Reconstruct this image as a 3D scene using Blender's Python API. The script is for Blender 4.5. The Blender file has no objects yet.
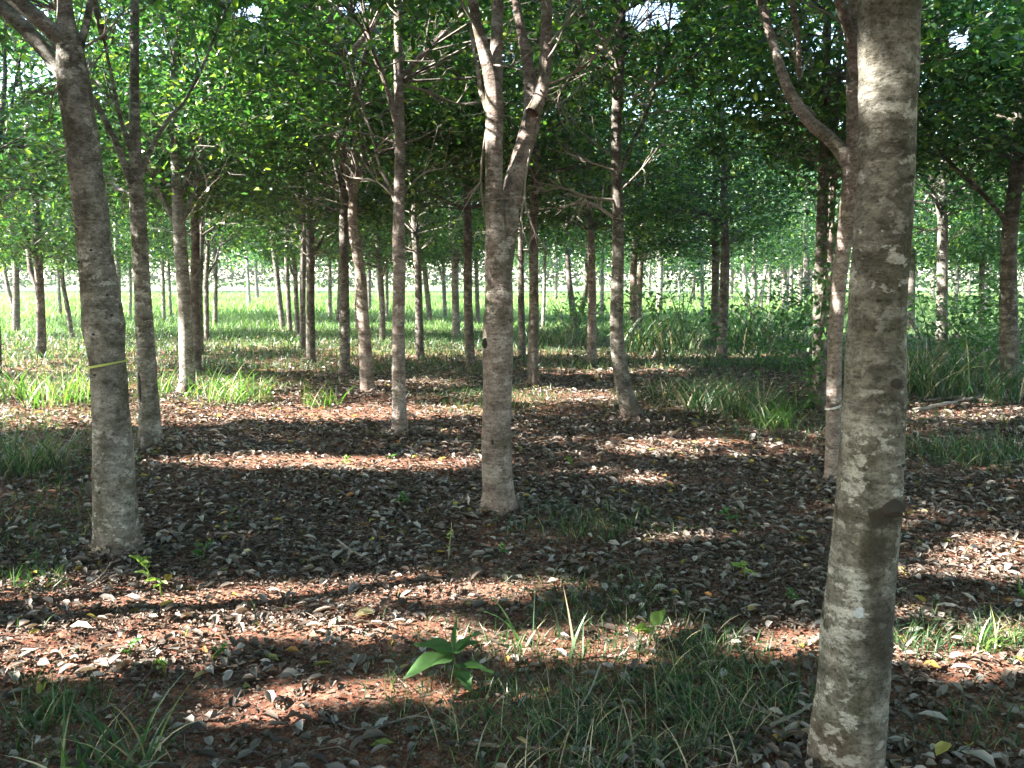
import bpy, math
import numpy as np
from mathutils import Vector

# ---------------------------------------------------------------- camera, world, sun, exposure
S = bpy.context.scene
COL = S.collection
F, W2, H2 = 819.0, 512.0, 384.0
HORIZON, CAMZ = 278.0, 1.5
PITCH = math.atan((H2 - HORIZON) / F)
cam_d = bpy.data.cameras.new("camera")
cam_d.sensor_width = 36.0
cam_d.lens = 36.0 * F / 1024.0
cam_d.clip_start, cam_d.clip_end = 0.05, 2000.0
cam = bpy.data.objects.new("camera", cam_d)
cam.location = (0, 0, CAMZ)
cam.rotation_euler = (math.pi / 2 - PITCH, 0, 0)
COL.objects.link(cam)
S.camera = cam

SUN_EL = math.radians(31.0)
_h = Vector((-1.0, -0.25, 0)).normalized()
SUN = Vector((_h.x * math.cos(SUN_EL), _h.y * math.cos(SUN_EL), math.sin(SUN_EL)))
world = bpy.data.worlds.new("World")
S.world = world
world.use_nodes = True
wn = world.node_tree
wn.nodes.clear()
sky = wn.nodes.new("ShaderNodeTexSky")
sky.sky_type = 'NISHITA'
sky.sun_disc = False
sky.sun_elevation = SUN_EL
sky.sun_rotation = math.atan2(SUN.x, SUN.y)
bg = wn.nodes.new("ShaderNodeBackground")
bg.inputs[1].default_value = 0.135
wo = wn.nodes.new("ShaderNodeOutputWorld")
wn.links.new(sky.outputs[0], bg.inputs[0])
wn.links.new(bg.outputs[0], wo.inputs[0])
sun_d = bpy.data.lights.new("sun", 'SUN')
sun_d.energy = 5.0
sun_d.angle = math.radians(0.5)
sun_d.color = (1.0, 0.94, 0.85)
sun = bpy.data.objects.new("sun", sun_d)
sun.rotation_euler = SUN.to_track_quat('Z', 'Y').to_euler()
COL.objects.link(sun)
S.view_settings.view_transform = 'Standard'
S.view_settings.look = 'None'
S.view_settings.gamma = 1.0
S.view_settings.use_curve_mapping = False
S.view_settings.exposure = 3.45
S.render.engine = 'CYCLES'
S.cycles.max_bounces = 8
S.cycles.diffuse_bounces = 4
S.cycles.glossy_bounces = 2
S.cycles.transmission_bounces = 4
S.cycles.transparent_max_bounces = 4
S.cycles.use_denoising = True
S.cycles.denoiser = 'OPENIMAGEDENOISE'
S.cycles.sample_clamp_indirect = 6.0

# ---------------------------------------------------------------- helpers
rng = np.random.default_rng(11)


def hash2(i, j, seed):
    n = (i * 374761393 + j * 668265263 + seed * 1442695041) & 0x7fffffff
    n = ((n ^ (n >> 13)) * 1274126177) & 0x7fffffff
    return ((n ^ (n >> 16)) & 0xffff) / 65535.0


def vnoise(x, y, seed=0):
    x = np.asarray(x, float); y = np.asarray(y, float)
    i = np.floor(x).astype(np.int64); j = np.floor(y).astype(np.int64)
    fx, fy = x - i, y - j
    fx = fx * fx * (3 - 2 * fx); fy = fy * fy * (3 - 2 * fy)
    a, b = hash2(i, j, seed), hash2(i + 1, j, seed)
    c, d = hash2(i, j + 1, seed), hash2(i + 1, j + 1, seed)
    return (a * (1 - fx) + b * fx) * (1 - fy) + (c * (1 - fx) + d * fx) * fy


def fbm(x, y, seed=0, octs=3):
    s, a, t = 0, 1.0, 0
    for k in range(octs):
        s = s + a * vnoise(np.asarray(x) * 2 ** k, np.asarray(y) * 2 ** k, seed + k * 17)
        t += a; a *= 0.5
    return s / t


def ray(px, py):
    a, b = (px - W2) / F, (H2 - py) / F
    c, s = math.cos(PITCH), math.sin(PITCH)
    return Vector((a, c + b * s, -s + b * c))


def ground_pt(px, py):
    r = ray(px, py)
    t = CAMZ / -r.z
    return Vector((r.x * t, r.y * t, 0))


def at_depth(px, py, Y):
    r = ray(px, py)
    t = Y / r.y
    return Vector((r.x * t, Y, CAMZ + r.z * t)), t


def to_px(x, y, z=0):
    """world arrays to pixels of the reference view (used to plan where canopy gaps let the sun through)"""
    c, s = math.cos(PITCH), math.sin(PITCH)
    dz = z - CAMZ
    d = y * c - dz * s
    u = y * s + dz * c
    d = np.where(d < 0.3, 0.3, d)
    return W2 + F * x / d, H2 - F * u / d


def mat(name):
    m = bpy.data.materials.new(name)
    m.use_nodes = True
    m.node_tree.nodes.clear()
    return m, m.node_tree.nodes, m.node_tree.links


def ramp(n, stops, interp='LINEAR'):
    r = n.new("ShaderNodeValToRGB")
    r.color_ramp.interpolation = interp
    e = r.color_ramp.elements
    while len(e) > 1:
        e.remove(e[-1])
    e[0].position = stops[0][0]; e[0].color = (*stops[0][1], 1)
    for p, c in stops[1:]:
        x = e.new(p); x.color = (*c, 1)
    return r


def leaf_material(name, stops, transl=0.35, rough=0.45, tcol=(1.0, 1.25, 0.45), spec=0.4):
    m, n, l = mat(name)
    geo = n.new("ShaderNodeNewGeometry")
    r = ramp(n, stops)
    l.new(geo.outputs["Random Per Island"], r.inputs[0])
    p = n.new("ShaderNodeBsdfPrincipled")
    p.inputs["Roughness"].default_value = rough
    p.inputs["Specular IOR Level"].default_value = spec
    l.new(r.outputs[0], p.inputs["Base Color"])
    out = n.new("ShaderNodeOutputMaterial")
    if transl > 0:
        t = n.new("ShaderNodeBsdfTranslucent")
        mm = n.new("ShaderNodeMix"); mm.data_type = 'RGBA'; mm.blend_type = 'MULTIPLY'
        mm.inputs[0].default_value = 1
        l.new(r.outputs[0], mm.inputs[6]); mm.inputs[7].default_value = (*[c * 1.6 for c in tcol], 1)
        l.new(mm.outputs[2], t.inputs[0])
        mx = n.new("ShaderNodeMixShader"); mx.inputs[0].default_value = transl
        l.new(p.outputs[0], mx.inputs[1]); l.new(t.outputs[0], mx.inputs[2])
        l.new(mx.outputs[0], out.inputs[0])
    else:
        l.new(p.outputs[0], out.inputs[0])
    return m


def noise_node(n, l, vec, scale, detail=4, rough=0.55, vscale=None):
    t = n.new("ShaderNodeTexNoise")
    t.inputs["Scale"].default_value = scale
    t.inputs["Detail"].default_value = detail
    t.inputs["Roughness"].default_value = rough
    if vscale:
        mp = n.new("ShaderNodeMapping")
        mp.inputs["Scale"].default_value = vscale
        l.new(vec, mp.inputs[0]); vec = mp.outputs[0]
    l.new(vec, t.inputs["Vector"])
    return t


def mix(n, l, fac, a, b, mode='MIX'):
    m = n.new("ShaderNodeMix"); m.data_type = 'RGBA'; m.blend_type = mode
    for sock, v in ((m.inputs[0], fac), (m.inputs[6], a), (m.inputs[7], b)):
        if hasattr(v, 'is_linked') or hasattr(v, 'links'):
            l.new(v, sock)
        elif isinstance(v, (int, float)):
            sock.default_value = v
        else:
            sock.default_value = (*v, 1)
    return m.outputs[2]


def bark_material(name, dark, mid, pale, pink, stains=(), dust=0.5):
    m, n, l = mat(name)
    geo = n.new("ShaderNodeNewGeometry")
    pos = geo.outputs["Position"]

    def step(node, lo, hi, amt=1.0):
        r = ramp(n, [(lo, (0, 0, 0)), (hi, (amt, amt, amt))]); l.new(node.outputs[0], r.inputs[0]); return r.outputs[0]
    big = noise_node(n, l, pos, 6.5, 9, 0.68, (1, 1, 1.7))
    r1 = ramp(n, [(0.36, dark), (0.52, mid), (0.66, [a * .6 + b * .4 for a, b in zip(pale, mid)])])
    l.new(big.outputs[0], r1.inputs[0])
    # olive moss film
    mo = noise_node(n, l, pos, 4.3, 7, 0.72, (1, 1, 0.8))
    c = mix(n, l, step(mo, 0.50, 0.60, 0.8), r1.outputs[0], (dark[0] * .95, dark[0] * .90, dark[0] * .60))
    # pale lichen blotches, wider than high, crisp edged
    li = noise_node(n, l, pos, 12.0, 7, 0.66, (1, 1, 1.6))
    li2 = noise_node(n, l, pos, 3.0, 3, 0.5)
    mm = n.new("ShaderNodeMath"); mm.operation = 'MULTIPLY'
    l.new(step(li, 0.535, 0.575, 0.9), mm.inputs[0]); l.new(step(li2, 0.40, 0.55), mm.inputs[1])
    c = mix(n, l, mm.outputs[0], c, pale)
    # thin growth rings
    rings = noise_node(n, l, pos, 5.0, 3, 0.6, (0.5, 0.5, 11))
    r5 = ramp(n, [(0.36, (0.82, 0.80, 0.78)), (0.50, (1, 1, 1)), (0.68, (1.06, 1.05, 1.04))])
    l.new(rings.outputs[0], r5.inputs[0])
    c = mix(n, l, 1.0, c, r5.outputs[0], 'MULTIPLY')
    me_ = noise_node(n, l, pos, 34.0, 6, 0.7, (1, 1, 1.7))
    r8 = ramp(n, [(0.36, (0.55, 0.54, 0.50)), (0.47, (0.95, 0.95, 0.95)), (0.56, (1.05, 1.05, 1.05)), (0.66, (1.35, 1.34, 1.32))])
    l.new(me_.outputs[0], r8.inputs[0])
    c = mix(n, l, 1.0, c, r8.outputs[0], 'MULTIPLY')
    # flecks and pores
    fl = noise_node(n, l, pos, 95.0, 4, 0.65, (1, 1, 1.5))
    r6 = ramp(n, [(0.35, (0.5, 0.48, 0.45)), (0.47, (1, 1, 1)), (0.7, (1.15, 1.14, 1.1))])
    l.new(fl.outputs[0], r6.inputs[0])
    c = mix(n, l, 1.0, c, r6.outputs[0], 'MULTIPLY')
    vo = n.new("ShaderNodeTexVoronoi"); vo.inputs["Scale"].default_value = 16
    mp = n.new("ShaderNodeMapping"); mp.inputs["Scale"].default_value = (1, 1, 1.6)
    l.new(pos, mp.inputs[0]); l.new(mp.outputs[0], vo.inputs["Vector"])
    rv = ramp(n, [(0.10, (1, 1, 1)), (0.16, (0, 0, 0))]); l.new(vo.outputs["Distance"], rv.inputs[0])
    m2 = n.new("ShaderNodeMath"); m2.operation = 'MULTIPLY'
    l.new(rv.outputs[0], m2.inputs[0]); m2.inputs[1].default_value = 0.6
    c = mix(n, l, m2.outputs[0], c, (0.05, 0.042, 0.03))
    # dark stains with a place of their own (sap and damp below an old scar)
    for (cx, cy, cz), (rx, rz), amt in stains:
        mp = n.new("ShaderNodeMapping"); mp.vector_type = 'TEXTURE'
        mp.inputs["Location"].default_value = (cx, cy, cz); mp.inputs["Scale"].default_value = (rx, rx, rz)
        l.new(pos, mp.inputs[0])
        ln = n.new("ShaderNodeVectorMath"); ln.operation = 'LENGTH'; l.new(mp.outputs[0], ln.inputs[0])
        ns = noise_node(n, l, pos, 22, 6, 0.7)
        ad = n.new("ShaderNodeMath"); ad.operation = 'MULTIPLY_ADD'
        l.new(ns.outputs[0], ad.inputs[0]); ad.inputs[1].default_value = 1.7; l.new(ln.outputs["Value"], ad.inputs[2])
        r = ramp(n, [(0.0, (amt,) * 3), (0.80, (amt,) * 3), (0.98, (0, 0, 0))])
        mr = n.new("ShaderNodeMath"); mr.operation = 'MULTIPLY'; l.new(ad.outputs[0], mr.inputs[0]); mr.inputs[1].default_value = 0.55
        l.new(mr.outputs[0], r.inputs[0])
        c = mix(n, l, r.outputs[0], c, (0.035, 0.031, 0.022))
    # reddish soil dust splashed low down
    sep = n.new("ShaderNodeSeparateXYZ"); l.new(pos, sep.inputs[0])
    mr = n.new("ShaderNodeMapRange"); l.new(sep.outputs[2], mr.inputs[0])
    mr.inputs[1].default_value = 0.22; mr.inputs[2].default_value = 0.0
    mr.inputs[3].default_value = 0.0; mr.inputs[4].default_value = dust
    c = mix(n, l, mr.outputs[0], c, pink)
    p = n.new("ShaderNodeBsdfPrincipled")
    p.inputs["Roughness"].default_value = 0.85
    p.inputs["Specular IOR Level"].default_value = 0.2
    l.new(c, p.inputs["Base Color"])
    add = n.new("ShaderNodeMath"); add.operation = 'ADD'
    l.new(me_.outputs[0], add.inputs[0]); l.new(fl.outputs[0], add.inputs[1])
    ad2 = n.new("ShaderNodeMath"); ad2.operation = 'MULTIPLY_ADD'
    l.new(rings.outputs[0], ad2.inputs[0]); ad2.inputs[1].default_value = 0.8; l.new(add.outputs[0], ad2.inputs[2])
    b = n.new("ShaderNodeBump"); b.inputs["Strength"].default_value = 0.8
    b.inputs["Distance"].default_value = 0.012
    l.new(ad2.outputs[0], b.inputs["Height"]); l.new(b.outputs[0], p.inputs["Normal"])
    out = n.new("ShaderNodeOutputMaterial"); l.new(p.outputs[0], out.inputs[0])
    return m


def plain_material(name, col, rough=0.7, col2=None, scale=40):
    m, n, l = mat(name)
    geo = n.new("ShaderNodeNewGeometry")
    t = noise_node(n, l, geo.outputs["Position"], scale, 4)
    c = mix(n, l, t.outputs[0], col, col2 or [x * 0.6 for x in col])
    p = n.new("ShaderNodeBsdfPrincipled"); p.inputs["Roughness"].default_value = rough
    l.new(c, p.inputs["Base Color"])
    b = n.new("ShaderNodeBump"); b.inputs["Strength"].default_value = 0.3; b.inputs["Distance"].default_value = 0.004
    l.new(t.outputs[0], b.inputs["Height"]); l.new(b.outputs[0], p.inputs["Normal"])
    out = n.new("ShaderNodeOutputMaterial"); l.new(p.outputs[0], out.inputs[0])
    return m


BARK = bark_material("bark_grey", (0.085, 0.080, 0.070), (0.215, 0.205, 0.185), (0.44, 0.43, 0.40), (0.15, 0.08, 0.055))
BARKP = bark_material("bark_pinkish", (0.105, 0.082, 0.072), (0.24, 0.195, 0.175), (0.40, 0.36, 0.335), (0.16, 0.08, 0.055))
BARKD = bark_material("bark_dark", (0.050, 0.045, 0.040), (0.125, 0.112, 0.098), (0.26, 0.25, 0.225), (0.13, 0.07, 0.045))
_s = [at_depth(a_, b_, 2.25)[0] for a_, b_ in ((880, 516), (872, 560), (880, 640), (884, 372), (900, 210), (882, 150))]
BARKN = bark_material("bark_nearest", (0.070, 0.067, 0.055), (0.185, 0.178, 0.155), (0.40, 0.40, 0.37), (0.14, 0.08, 0.055),
                      [(tuple(_s[0]), (0.055, 0.045), 0.95), (tuple(_s[1]), (0.045, 0.15), 0.7), (tuple(_s[2]), (0.07, 0.20), 0.6), (tuple(_s[3]), (0.06, 0.03), 0.7), (tuple(_s[4]), (0.07, 0.12), 0.5), (tuple(_s[5]), (0.10, 0.03), 0.55)])
TWIG = plain_material("dead_twig", (0.24, 0.205, 0.17), 0.8)
SCAR = plain_material("dark_scar_bark", (0.035, 0.028, 0.022), 0.95, scale=60)
LICHEN = plain_material("pale_lichen", (0.50, 0.54, 0.58), 0.95, (0.24, 0.27, 0.29), 130)
TAPE = plain_material("yellow_tape", (0.42, 0.50, 0.10), 0.5, (0.34, 0.42, 0.10), 30)
WTAPE = plain_material("white_line", (0.5, 0.5, 0.46), 0.6)
LEAF = leaf_material("canopy_leaf", [(0, (0.018, 0.050, 0.026)), (0.4, (0.032, 0.086, 0.038)), (0.72, (0.060, 0.135, 0.046)), (0.90, (0.12, 0.21, 0.050)), (1, (0.22, 0.28, 0.05))], 0.46, 0.32, spec=0.6)
BUSH = leaf_material("bush_leaf", [(0, (0.025, 0.07, 0.028)), (0.6, (0.045, 0.115, 0.035)), (1, (0.10, 0.19, 0.05))])
FARLEAF = leaf_material("far_leaf", [(0, (0.022, 0.055, 0.014)), (0.6, (0.040, 0.085, 0.018)), (1, (0.10, 0.16, 0.03))], rough=0.8, spec=0.1)
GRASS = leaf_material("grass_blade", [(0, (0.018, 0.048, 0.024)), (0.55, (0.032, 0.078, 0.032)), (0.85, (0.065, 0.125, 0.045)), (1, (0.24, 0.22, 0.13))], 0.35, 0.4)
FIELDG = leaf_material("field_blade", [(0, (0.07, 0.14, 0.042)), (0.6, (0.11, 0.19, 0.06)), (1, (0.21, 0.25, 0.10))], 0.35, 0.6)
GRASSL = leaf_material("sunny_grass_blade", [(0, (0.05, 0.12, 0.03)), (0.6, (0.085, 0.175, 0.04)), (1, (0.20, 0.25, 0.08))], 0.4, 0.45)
STRAW = leaf_material("dry_blade", [(0, (0.16, 0.13, 0.08)), (0.6, (0.30, 0.25, 0.17)), (1, (0.42, 0.37, 0.27))], 0.15, 0.7)
SEED = leaf_material("seedling_leaf", [(0, (0.035, 0.090, 0.028)), (0.7, (0.055, 0.125, 0.034)), (1, (0.09, 0.17, 0.04))], 0.35, 0.6)
SEEDY = leaf_material("lime_leaf", [(0, (0.09, 0.17, 0.045)), (1, (0.20, 0.27, 0.06))], 0.4, 0.4)
LITTER = leaf_material("fallen_leaf", [(0, (0.040, 0.030, 0.024)), (0.22, (0.085, 0.064, 0.050)), (0.5, (0.150, 0.122, 0.102)), (0.78, (0.26, 0.225, 0.20)), (0.955, (0.42, 0.38, 0.345)), (0.972, (0.40, 0.30, 0.05)), (0.985, (0.16, 0.22, 0.05)), (1.0, (0.36, 0.16, 0.05))], 0.12, 0.6, (1, 0.8, 0.5), 0.35)


FRAG = leaf_material("leaf_fragment", [(0, (0.045, 0.028, 0.020)), (0.4, (0.095, 0.066, 0.050)), (0.8, (0.17, 0.130, 0.105)), (1.0, (0.27, 0.22, 0.185))], 0.0, 0.8, spec=0.15)


def link_mesh(name, verts, faces_flat, nside, material, parent=None, smooth=False, mats=None, mat_idx=None):
    """verts (N,3); faces_flat: (M,nside) int array, or list of such arrays with nside a list"""
    me = bpy.data.meshes.new(name)
    if not isinstance(faces_flat, list):
        faces_flat, nside = [faces_flat], [nside]
    nf = sum(len(f) for f in faces_flat)
    nl = sum(len(f) * k for f, k in zip(faces_flat, nside))
    me.vertices.add(len(verts)); me.loops.add(nl); me.polygons.add(nf)
    me.vertices.foreach_set("co", np.asarray(verts, np.float32).ravel())
    me.loops.foreach_set("vertex_index", np.concatenate([np.asarray(f, np.int32).ravel() for f in faces_flat]))
    tot = np.concatenate([np.full(len(f), k, np.int32) for f, k in zip(faces_flat, nside)])
    me.polygons.foreach_set("loop_start", np.concatenate([[0], np.cumsum(tot)[:-1]]).astype(np.int32))
    me.polygons.foreach_set("loop_total", tot)
    if mats:
        for m in mats: me.materials.append(m)
        me.polygons.foreach_set("material_index", np.asarray(mat_idx, np.int32))
    else:
        me.materials.append(material)
    me.polygons.foreach_set("use_smooth", np.full(nf, smooth, bool))
    me.update(calc_edges=True)
    o = bpy.data.objects.new(name, me)
    COL.objects.link(o)
    if parent is not None:
        o.parent = parent
    return o


def tag(o, label, cat, group=None, kind=None):
    if label: o["label"] = label
    if cat: o["category"] = cat
    if group: o["group"] = group
    if kind: o["kind"] = kind
    return o


def empty(name, loc):
    o = bpy.data.objects.new(name, None)
    o.location = loc
    COL.objects.link(o)
    return o


class Geo:
    """collects tubes (quads) and caps into one mesh"""
    def __init__(self): self.v, self.q, self.n = [], [], 0

    def tube(self, pts, rads, sides=10, lump=0.0, seed=0, step=None, flare=None):
        P = np.array([tuple(p) for p in pts], float); R = np.array(rads, float)
        if step and len(P) > 1:
            P, R = smooth_path(P, R, step)
        if len(P) < 2: return
        T = np.gradient(P, axis=0)
        T /= np.linalg.norm(T, axis=1)[:, None] + 1e-9
        ref = np.array([0.0, 1.0, 0.0]) if abs(T[0][1]) < 0.8 else np.array([1.0, 0, 0])
        N = []
        a = ref - T[0] * ref.dot(T[0]); a /= np.linalg.norm(a)
        for k in range(len(P)):
            a = a - T[k] * a.dot(T[k]); a /= np.linalg.norm(a) + 1e-9
            N.append(a)
        N = np.array(N); B = np.cross(T, N)
        th = np.linspace(0, 2 * math.pi, sides, endpoint=False)
        L = np.concatenate([[0], np.cumsum(np.linalg.norm(np.diff(P, axis=0), axis=1))])
        rr = np.repeat(R[:, None], sides, 1)
        if lump:
            TH, LL = np.meshgrid(th, L)
            n1 = fbm(3 + 1.6 * np.cos(TH) + 20 + seed * 3.3, LL * 3.0 + 1.3 * np.sin(TH), seed)
            n2 = fbm(5 + 0.5 * np.sin(TH) + seed * 1.7, LL * 14 + 0.6 * np.cos(TH), seed + 5)
            rr = rr * (1 + lump * (n1 - 0.5) * 2.0 + lump * 0.35 * (n2 - 0.5))
            if sides > 20:
                n3 = fbm(9 + 4 * np.cos(TH) + seed, LL * 11 + 4 * np.sin(TH), seed + 9, 4)
                rr = rr * (1 + 0.10 * (n3 - 0.5))
            if flare is not None:
                hh = np.clip(P[:, 2] - flare, -0.02, 9)[:, None]
                lobes = 0.5 + 0.5 * np.cos(TH * 5 + seed + 1.3 * np.sin(TH * 2 + seed))
                rr = rr * (1 + (0.04 + 0.26 * lobes) * np.exp(-hh / 0.055))
        V = P[:, None, :] + rr[:, :, None] * (np.cos(th)[None, :, None] * N[:, None, :] + np.sin(th)[None, :, None] * B[:, None, :])
        m = len(P)
        i = np.arange(m - 1)[:, None] * sides; j = np.arange(sides)[None, :]; j2 = (j + 1) % sides
        q = np.stack([i + j, i + j2, i + sides + j2, i + sides + j], -1).reshape(-1, 4) + self.n
        self.v.append(V.reshape(-1, 3)); self.q.append(q); self.n += m * sides
        # close the tip
        self.v.append(P[-1:] + T[-1:] * R[-1]); tip = self.n; self.n += 1
        base = tip - sides
        jj = np.arange(sides)
        self.q.append(np.stack([base + jj, base + (jj + 1) % sides, np.full(sides, tip), np.full(sides, tip)], -1)[:, [0, 1, 2, 2]])

    def build(self, name, material, parent=None, origin=(0, 0, 0)):
        v = np.concatenate(self.v) - np.array(origin)
        q = np.concatenate(self.q)
        tri = q[:, 2] == q[:, 3]
        fl, ns = [], []
        if (~tri).any(): fl.append(q[~tri]); ns.append(4)
        if tri.any(): fl.append(q[tri][:, :3]); ns.append(3)
        return link_mesh(name, v, fl, ns, material, parent, True)


def smooth_path(P, R, step):
    out, ro = [], []
    n = len(P)
    for k in range(n - 1):
        p0, p1, p2, p3 = P[max(k - 1, 0)], P[k], P[k + 1], P[min(k + 2, n - 1)]
        m = max(1, int(np.linalg.norm(p2 - p1) / step))
        for t in np.arange(m) / m:
            out.append(0.5 * ((2 * p1) + (-p0 + p2) * t + (2 * p0 - 5 * p1 + 4 * p2 - p3) * t * t + (-p0 + 3 * p1 - 3 * p2 + p3) * t ** 3))
            ro.append(R[k] * (1 - t) + R[k + 1] * t)
    out.append(P[-1]); ro.append(R[-1])
    return np.array(out), np.array(ro)


def unit(v):
    return v / (np.linalg.norm(v, axis=-1, keepdims=True) + 1e-9)


def leaves(pos, length, width, droop, r, upness=1.0, fold=0.25, curl=0.0, tilt=0.45):
    """six-vertex folded leaves at pos (N,3); returns verts and quads"""
    n = len(pos)
    yaw = r.uniform(0, 2 * math.pi, n)
    pit = r.normal(-droop, tilt, n)
    d = np.stack([np.cos(yaw) * np.cos(pit), np.sin(yaw) * np.cos(pit), np.sin(pit)], -1)
    up = np.tile([0, 0, 1.0], (n, 1)) * upness + r.normal(0, tilt, (n, 3))
    sd = unit(np.cross(d, up)); nr = np.cross(sd, d)
    L = (length * r.uniform(0.5, 1.4, n))[:, None]; Wd = (width * r.uniform(0.75, 1.2, n))[:, None]
    fo = fold * Wd
    cu = curl * L * r.uniform(-0.3, 1.0, (n, 1))
    b = pos; tip = pos + d * L - nr * cu
    l1 = pos + d * L * 0.33 + sd * Wd * 0.5 + nr * (fo - cu * 0.1)
    l2 = pos + d * L * 0.70 + sd * Wd * 0.42 + nr * (fo - cu * 0.4)
    r1 = pos + d * L * 0.33 - sd * Wd * 0.5 + nr * (fo - cu * 0.1)
    r2 = pos + d * L * 0.70 - sd * Wd * 0.42 + nr * (fo - cu * 0.4)
    V = np.stack([b, l1, l2, tip, r2, r1], 1).reshape(-1, 3)
    i = np.arange(n)[:, None] * 6
    Q = np.concatenate([i + np.array([[0, 1, 2, 3]]), i + np.array([[0, 3, 4, 5]])], 0)
    return V, Q


def blades(pos, height, width, lean, r, segs=4):
    """curved tapering blades growing from pos; height,width,lean arrays"""
    n = len(pos)
    yaw = r.uniform(0, 2 * math.pi, n)
    hd = np.stack([np.cos(yaw), np.sin(yaw), np.zeros(n)], -1)
    tw = yaw + r.uniform(-1.2, 1.2, n)
    sd = np.stack([-np.sin(tw), np.cos(tw), np.zeros(n)], -1)
    V = []
    a0 = r.uniform(0.05, 0.35, n)
    p = pos.copy()
    seg = height / segs
    for k in range(segs + 1):
        t = k / segs
        w = width * (1 - t ** 1.8) * 0.5 * (0.75 + 0.5 * min(t * 3, 1))
        V.append(p + sd * w[:, None]); V.append(p - sd * w[:, None])
        ang = a0 + lean * (t + 0.12)
        p = p + (hd * np.sin(ang)[:, None] + np.array([0, 0, 1.0]) * np.cos(ang)[:, None]) * seg[:, None]
    V = np.stack(V, 1).reshape(-1, 3)
    m = 2 * (segs + 1)
    i = np.arange(n)[:, None] * m
    Q = np.concatenate([i + np.array([[2 * k, 2 * k + 1, 2 * k + 3, 2 * k + 2]]) for k in range(segs)], 0)
    return V, Q


# ---------------------------------------------------------------- where the sun gets through the canopy
# soft-edged gaps, given where they land on the ground (px, py, rx, ry, strength)
GAPS = [
    (120, 592, 260, 15, 1.0), (380, 590, 170, 15, 1.0), (560, 588, 80, 10, 0.7), (40, 640, 190, 22, 1.0), (190, 628, 200, 15, 1.0),
    (400, 630, 120, 16, 0.85), (340, 688, 150, 14, 0.9), (60, 665, 130, 12, 0.8), (240, 660, 120, 8, 0.7), (520, 640, 90, 18, 0.7), (570, 650, 90, 18, 0.8), (650, 632, 50, 16, 0.8), (230, 706, 90, 14, 0.6),
    (690, 538, 42, 7, 0.95), (630, 600, 60, 8, 0.4), (780, 640, 60, 16, 0.7), (1000, 556, 70, 22, 0.8), (905, 610, 60, 9, 0.7),
    (985, 655, 75, 32, 0.85), (930, 570, 50, 9, 0.5), (880, 650, 60, 24, 0.4),
    (330, 463, 155, 7, 1.0), (460, 462, 50, 6, 0.8), (240, 466, 60, 6, 0.8),
    (90, 412, 190, 14, 1.0), (270, 414, 120, 8, 0.9), (430, 410, 90, 6, 0.8), (40, 388, 90, 14, 0.9), (220, 398, 60, 14, 0.9),
    (560, 396, 70, 6, 0.95), (650, 448, 45, 7, 0.8), (648, 479, 30, 5, 0.9), (580, 470, 40, 5, 0.5), (700, 438, 60, 6, 0.6),
    (690, 354, 110, 4, 0.8), (420, 385, 60, 6, 0.5), (960, 415, 70, 9, 0.7), (1000, 470, 40, 5, 0.4),
    (450, 352, 180, 5, 0.6), (620, 372, 90, 5, 0.5), (300, 368, 60, 4, 0.5), (90, 352, 160, 6, 0.5), (60, 372, 120, 6, 0.6), (350, 345, 200, 6, 0.5),
    (90, 392, 170, 14, 0.9), (230, 394, 90, 10, 0.9), (120, 330, 200, 5, 0.4), (400, 328, 300, 4, 0.6), (850, 335, 200, 6, 0.5), (500, 300, 900, 10, 1.0),
]
SPOTS = []    # (point, radius): lit spots on trunks, filled in from the tree traces


def cull_mask(P):
    """True where a leaf must go: the sunbeam it would block is one of the gaps"""
    s = np.array(SUN)
    G = P - s[None, :] * (P[:, 2] / s[2])[:, None]
    u, v = to_px(G[:, 0], G[:, 1])
    ok = G[:, 1] > 0.8
    m = np.full(len(P), 0.0)
    for cx, cy, rx, ry, st in GAPS:
        d = np.hypot((u - cx) / rx, (v - cy) / ry)
        m = np.maximum(m, st * np.clip(1.6 - d, 0, 1) )
    nz = fbm(G[:, 0] * 2.2, G[:, 1] * 8.5, 3, 3)
    far = np.clip((G[:, 1] - 14) / 10, 0, 1)
    nz2 = fbm(G[:, 0] * 0.8, G[:, 1] * 2.0, 9, 3)
    nz = nz * (1 - far) + nz2 * far
    out = ok & (nz < m * 0.95 + 0.13)
    for p, rad in SPOTS:
        q = P - np.array(p)[None, :]
        t = q @ s
        d = np.linalg.norm(q - t[:, None] * s[None, :], axis=1)
        out |= (t > 0) & (d < rad)
    return out


def gz(x, y):
    x = np.asarray(x, float); y = np.asarray(y, float)
    z = (fbm(x * 0.45, y * 0.45, 40) - 0.5) * 0.10 + (fbm(x * 3, y * 3, 41) - 0.5) * 0.035
    for bx, by, s in BASES:
        d2 = (x - bx) ** 2 + (y - by) ** 2
        z = z + 0.05 * s * np.exp(-d2 / (0.30 * s) ** 2)
    return z


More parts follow.
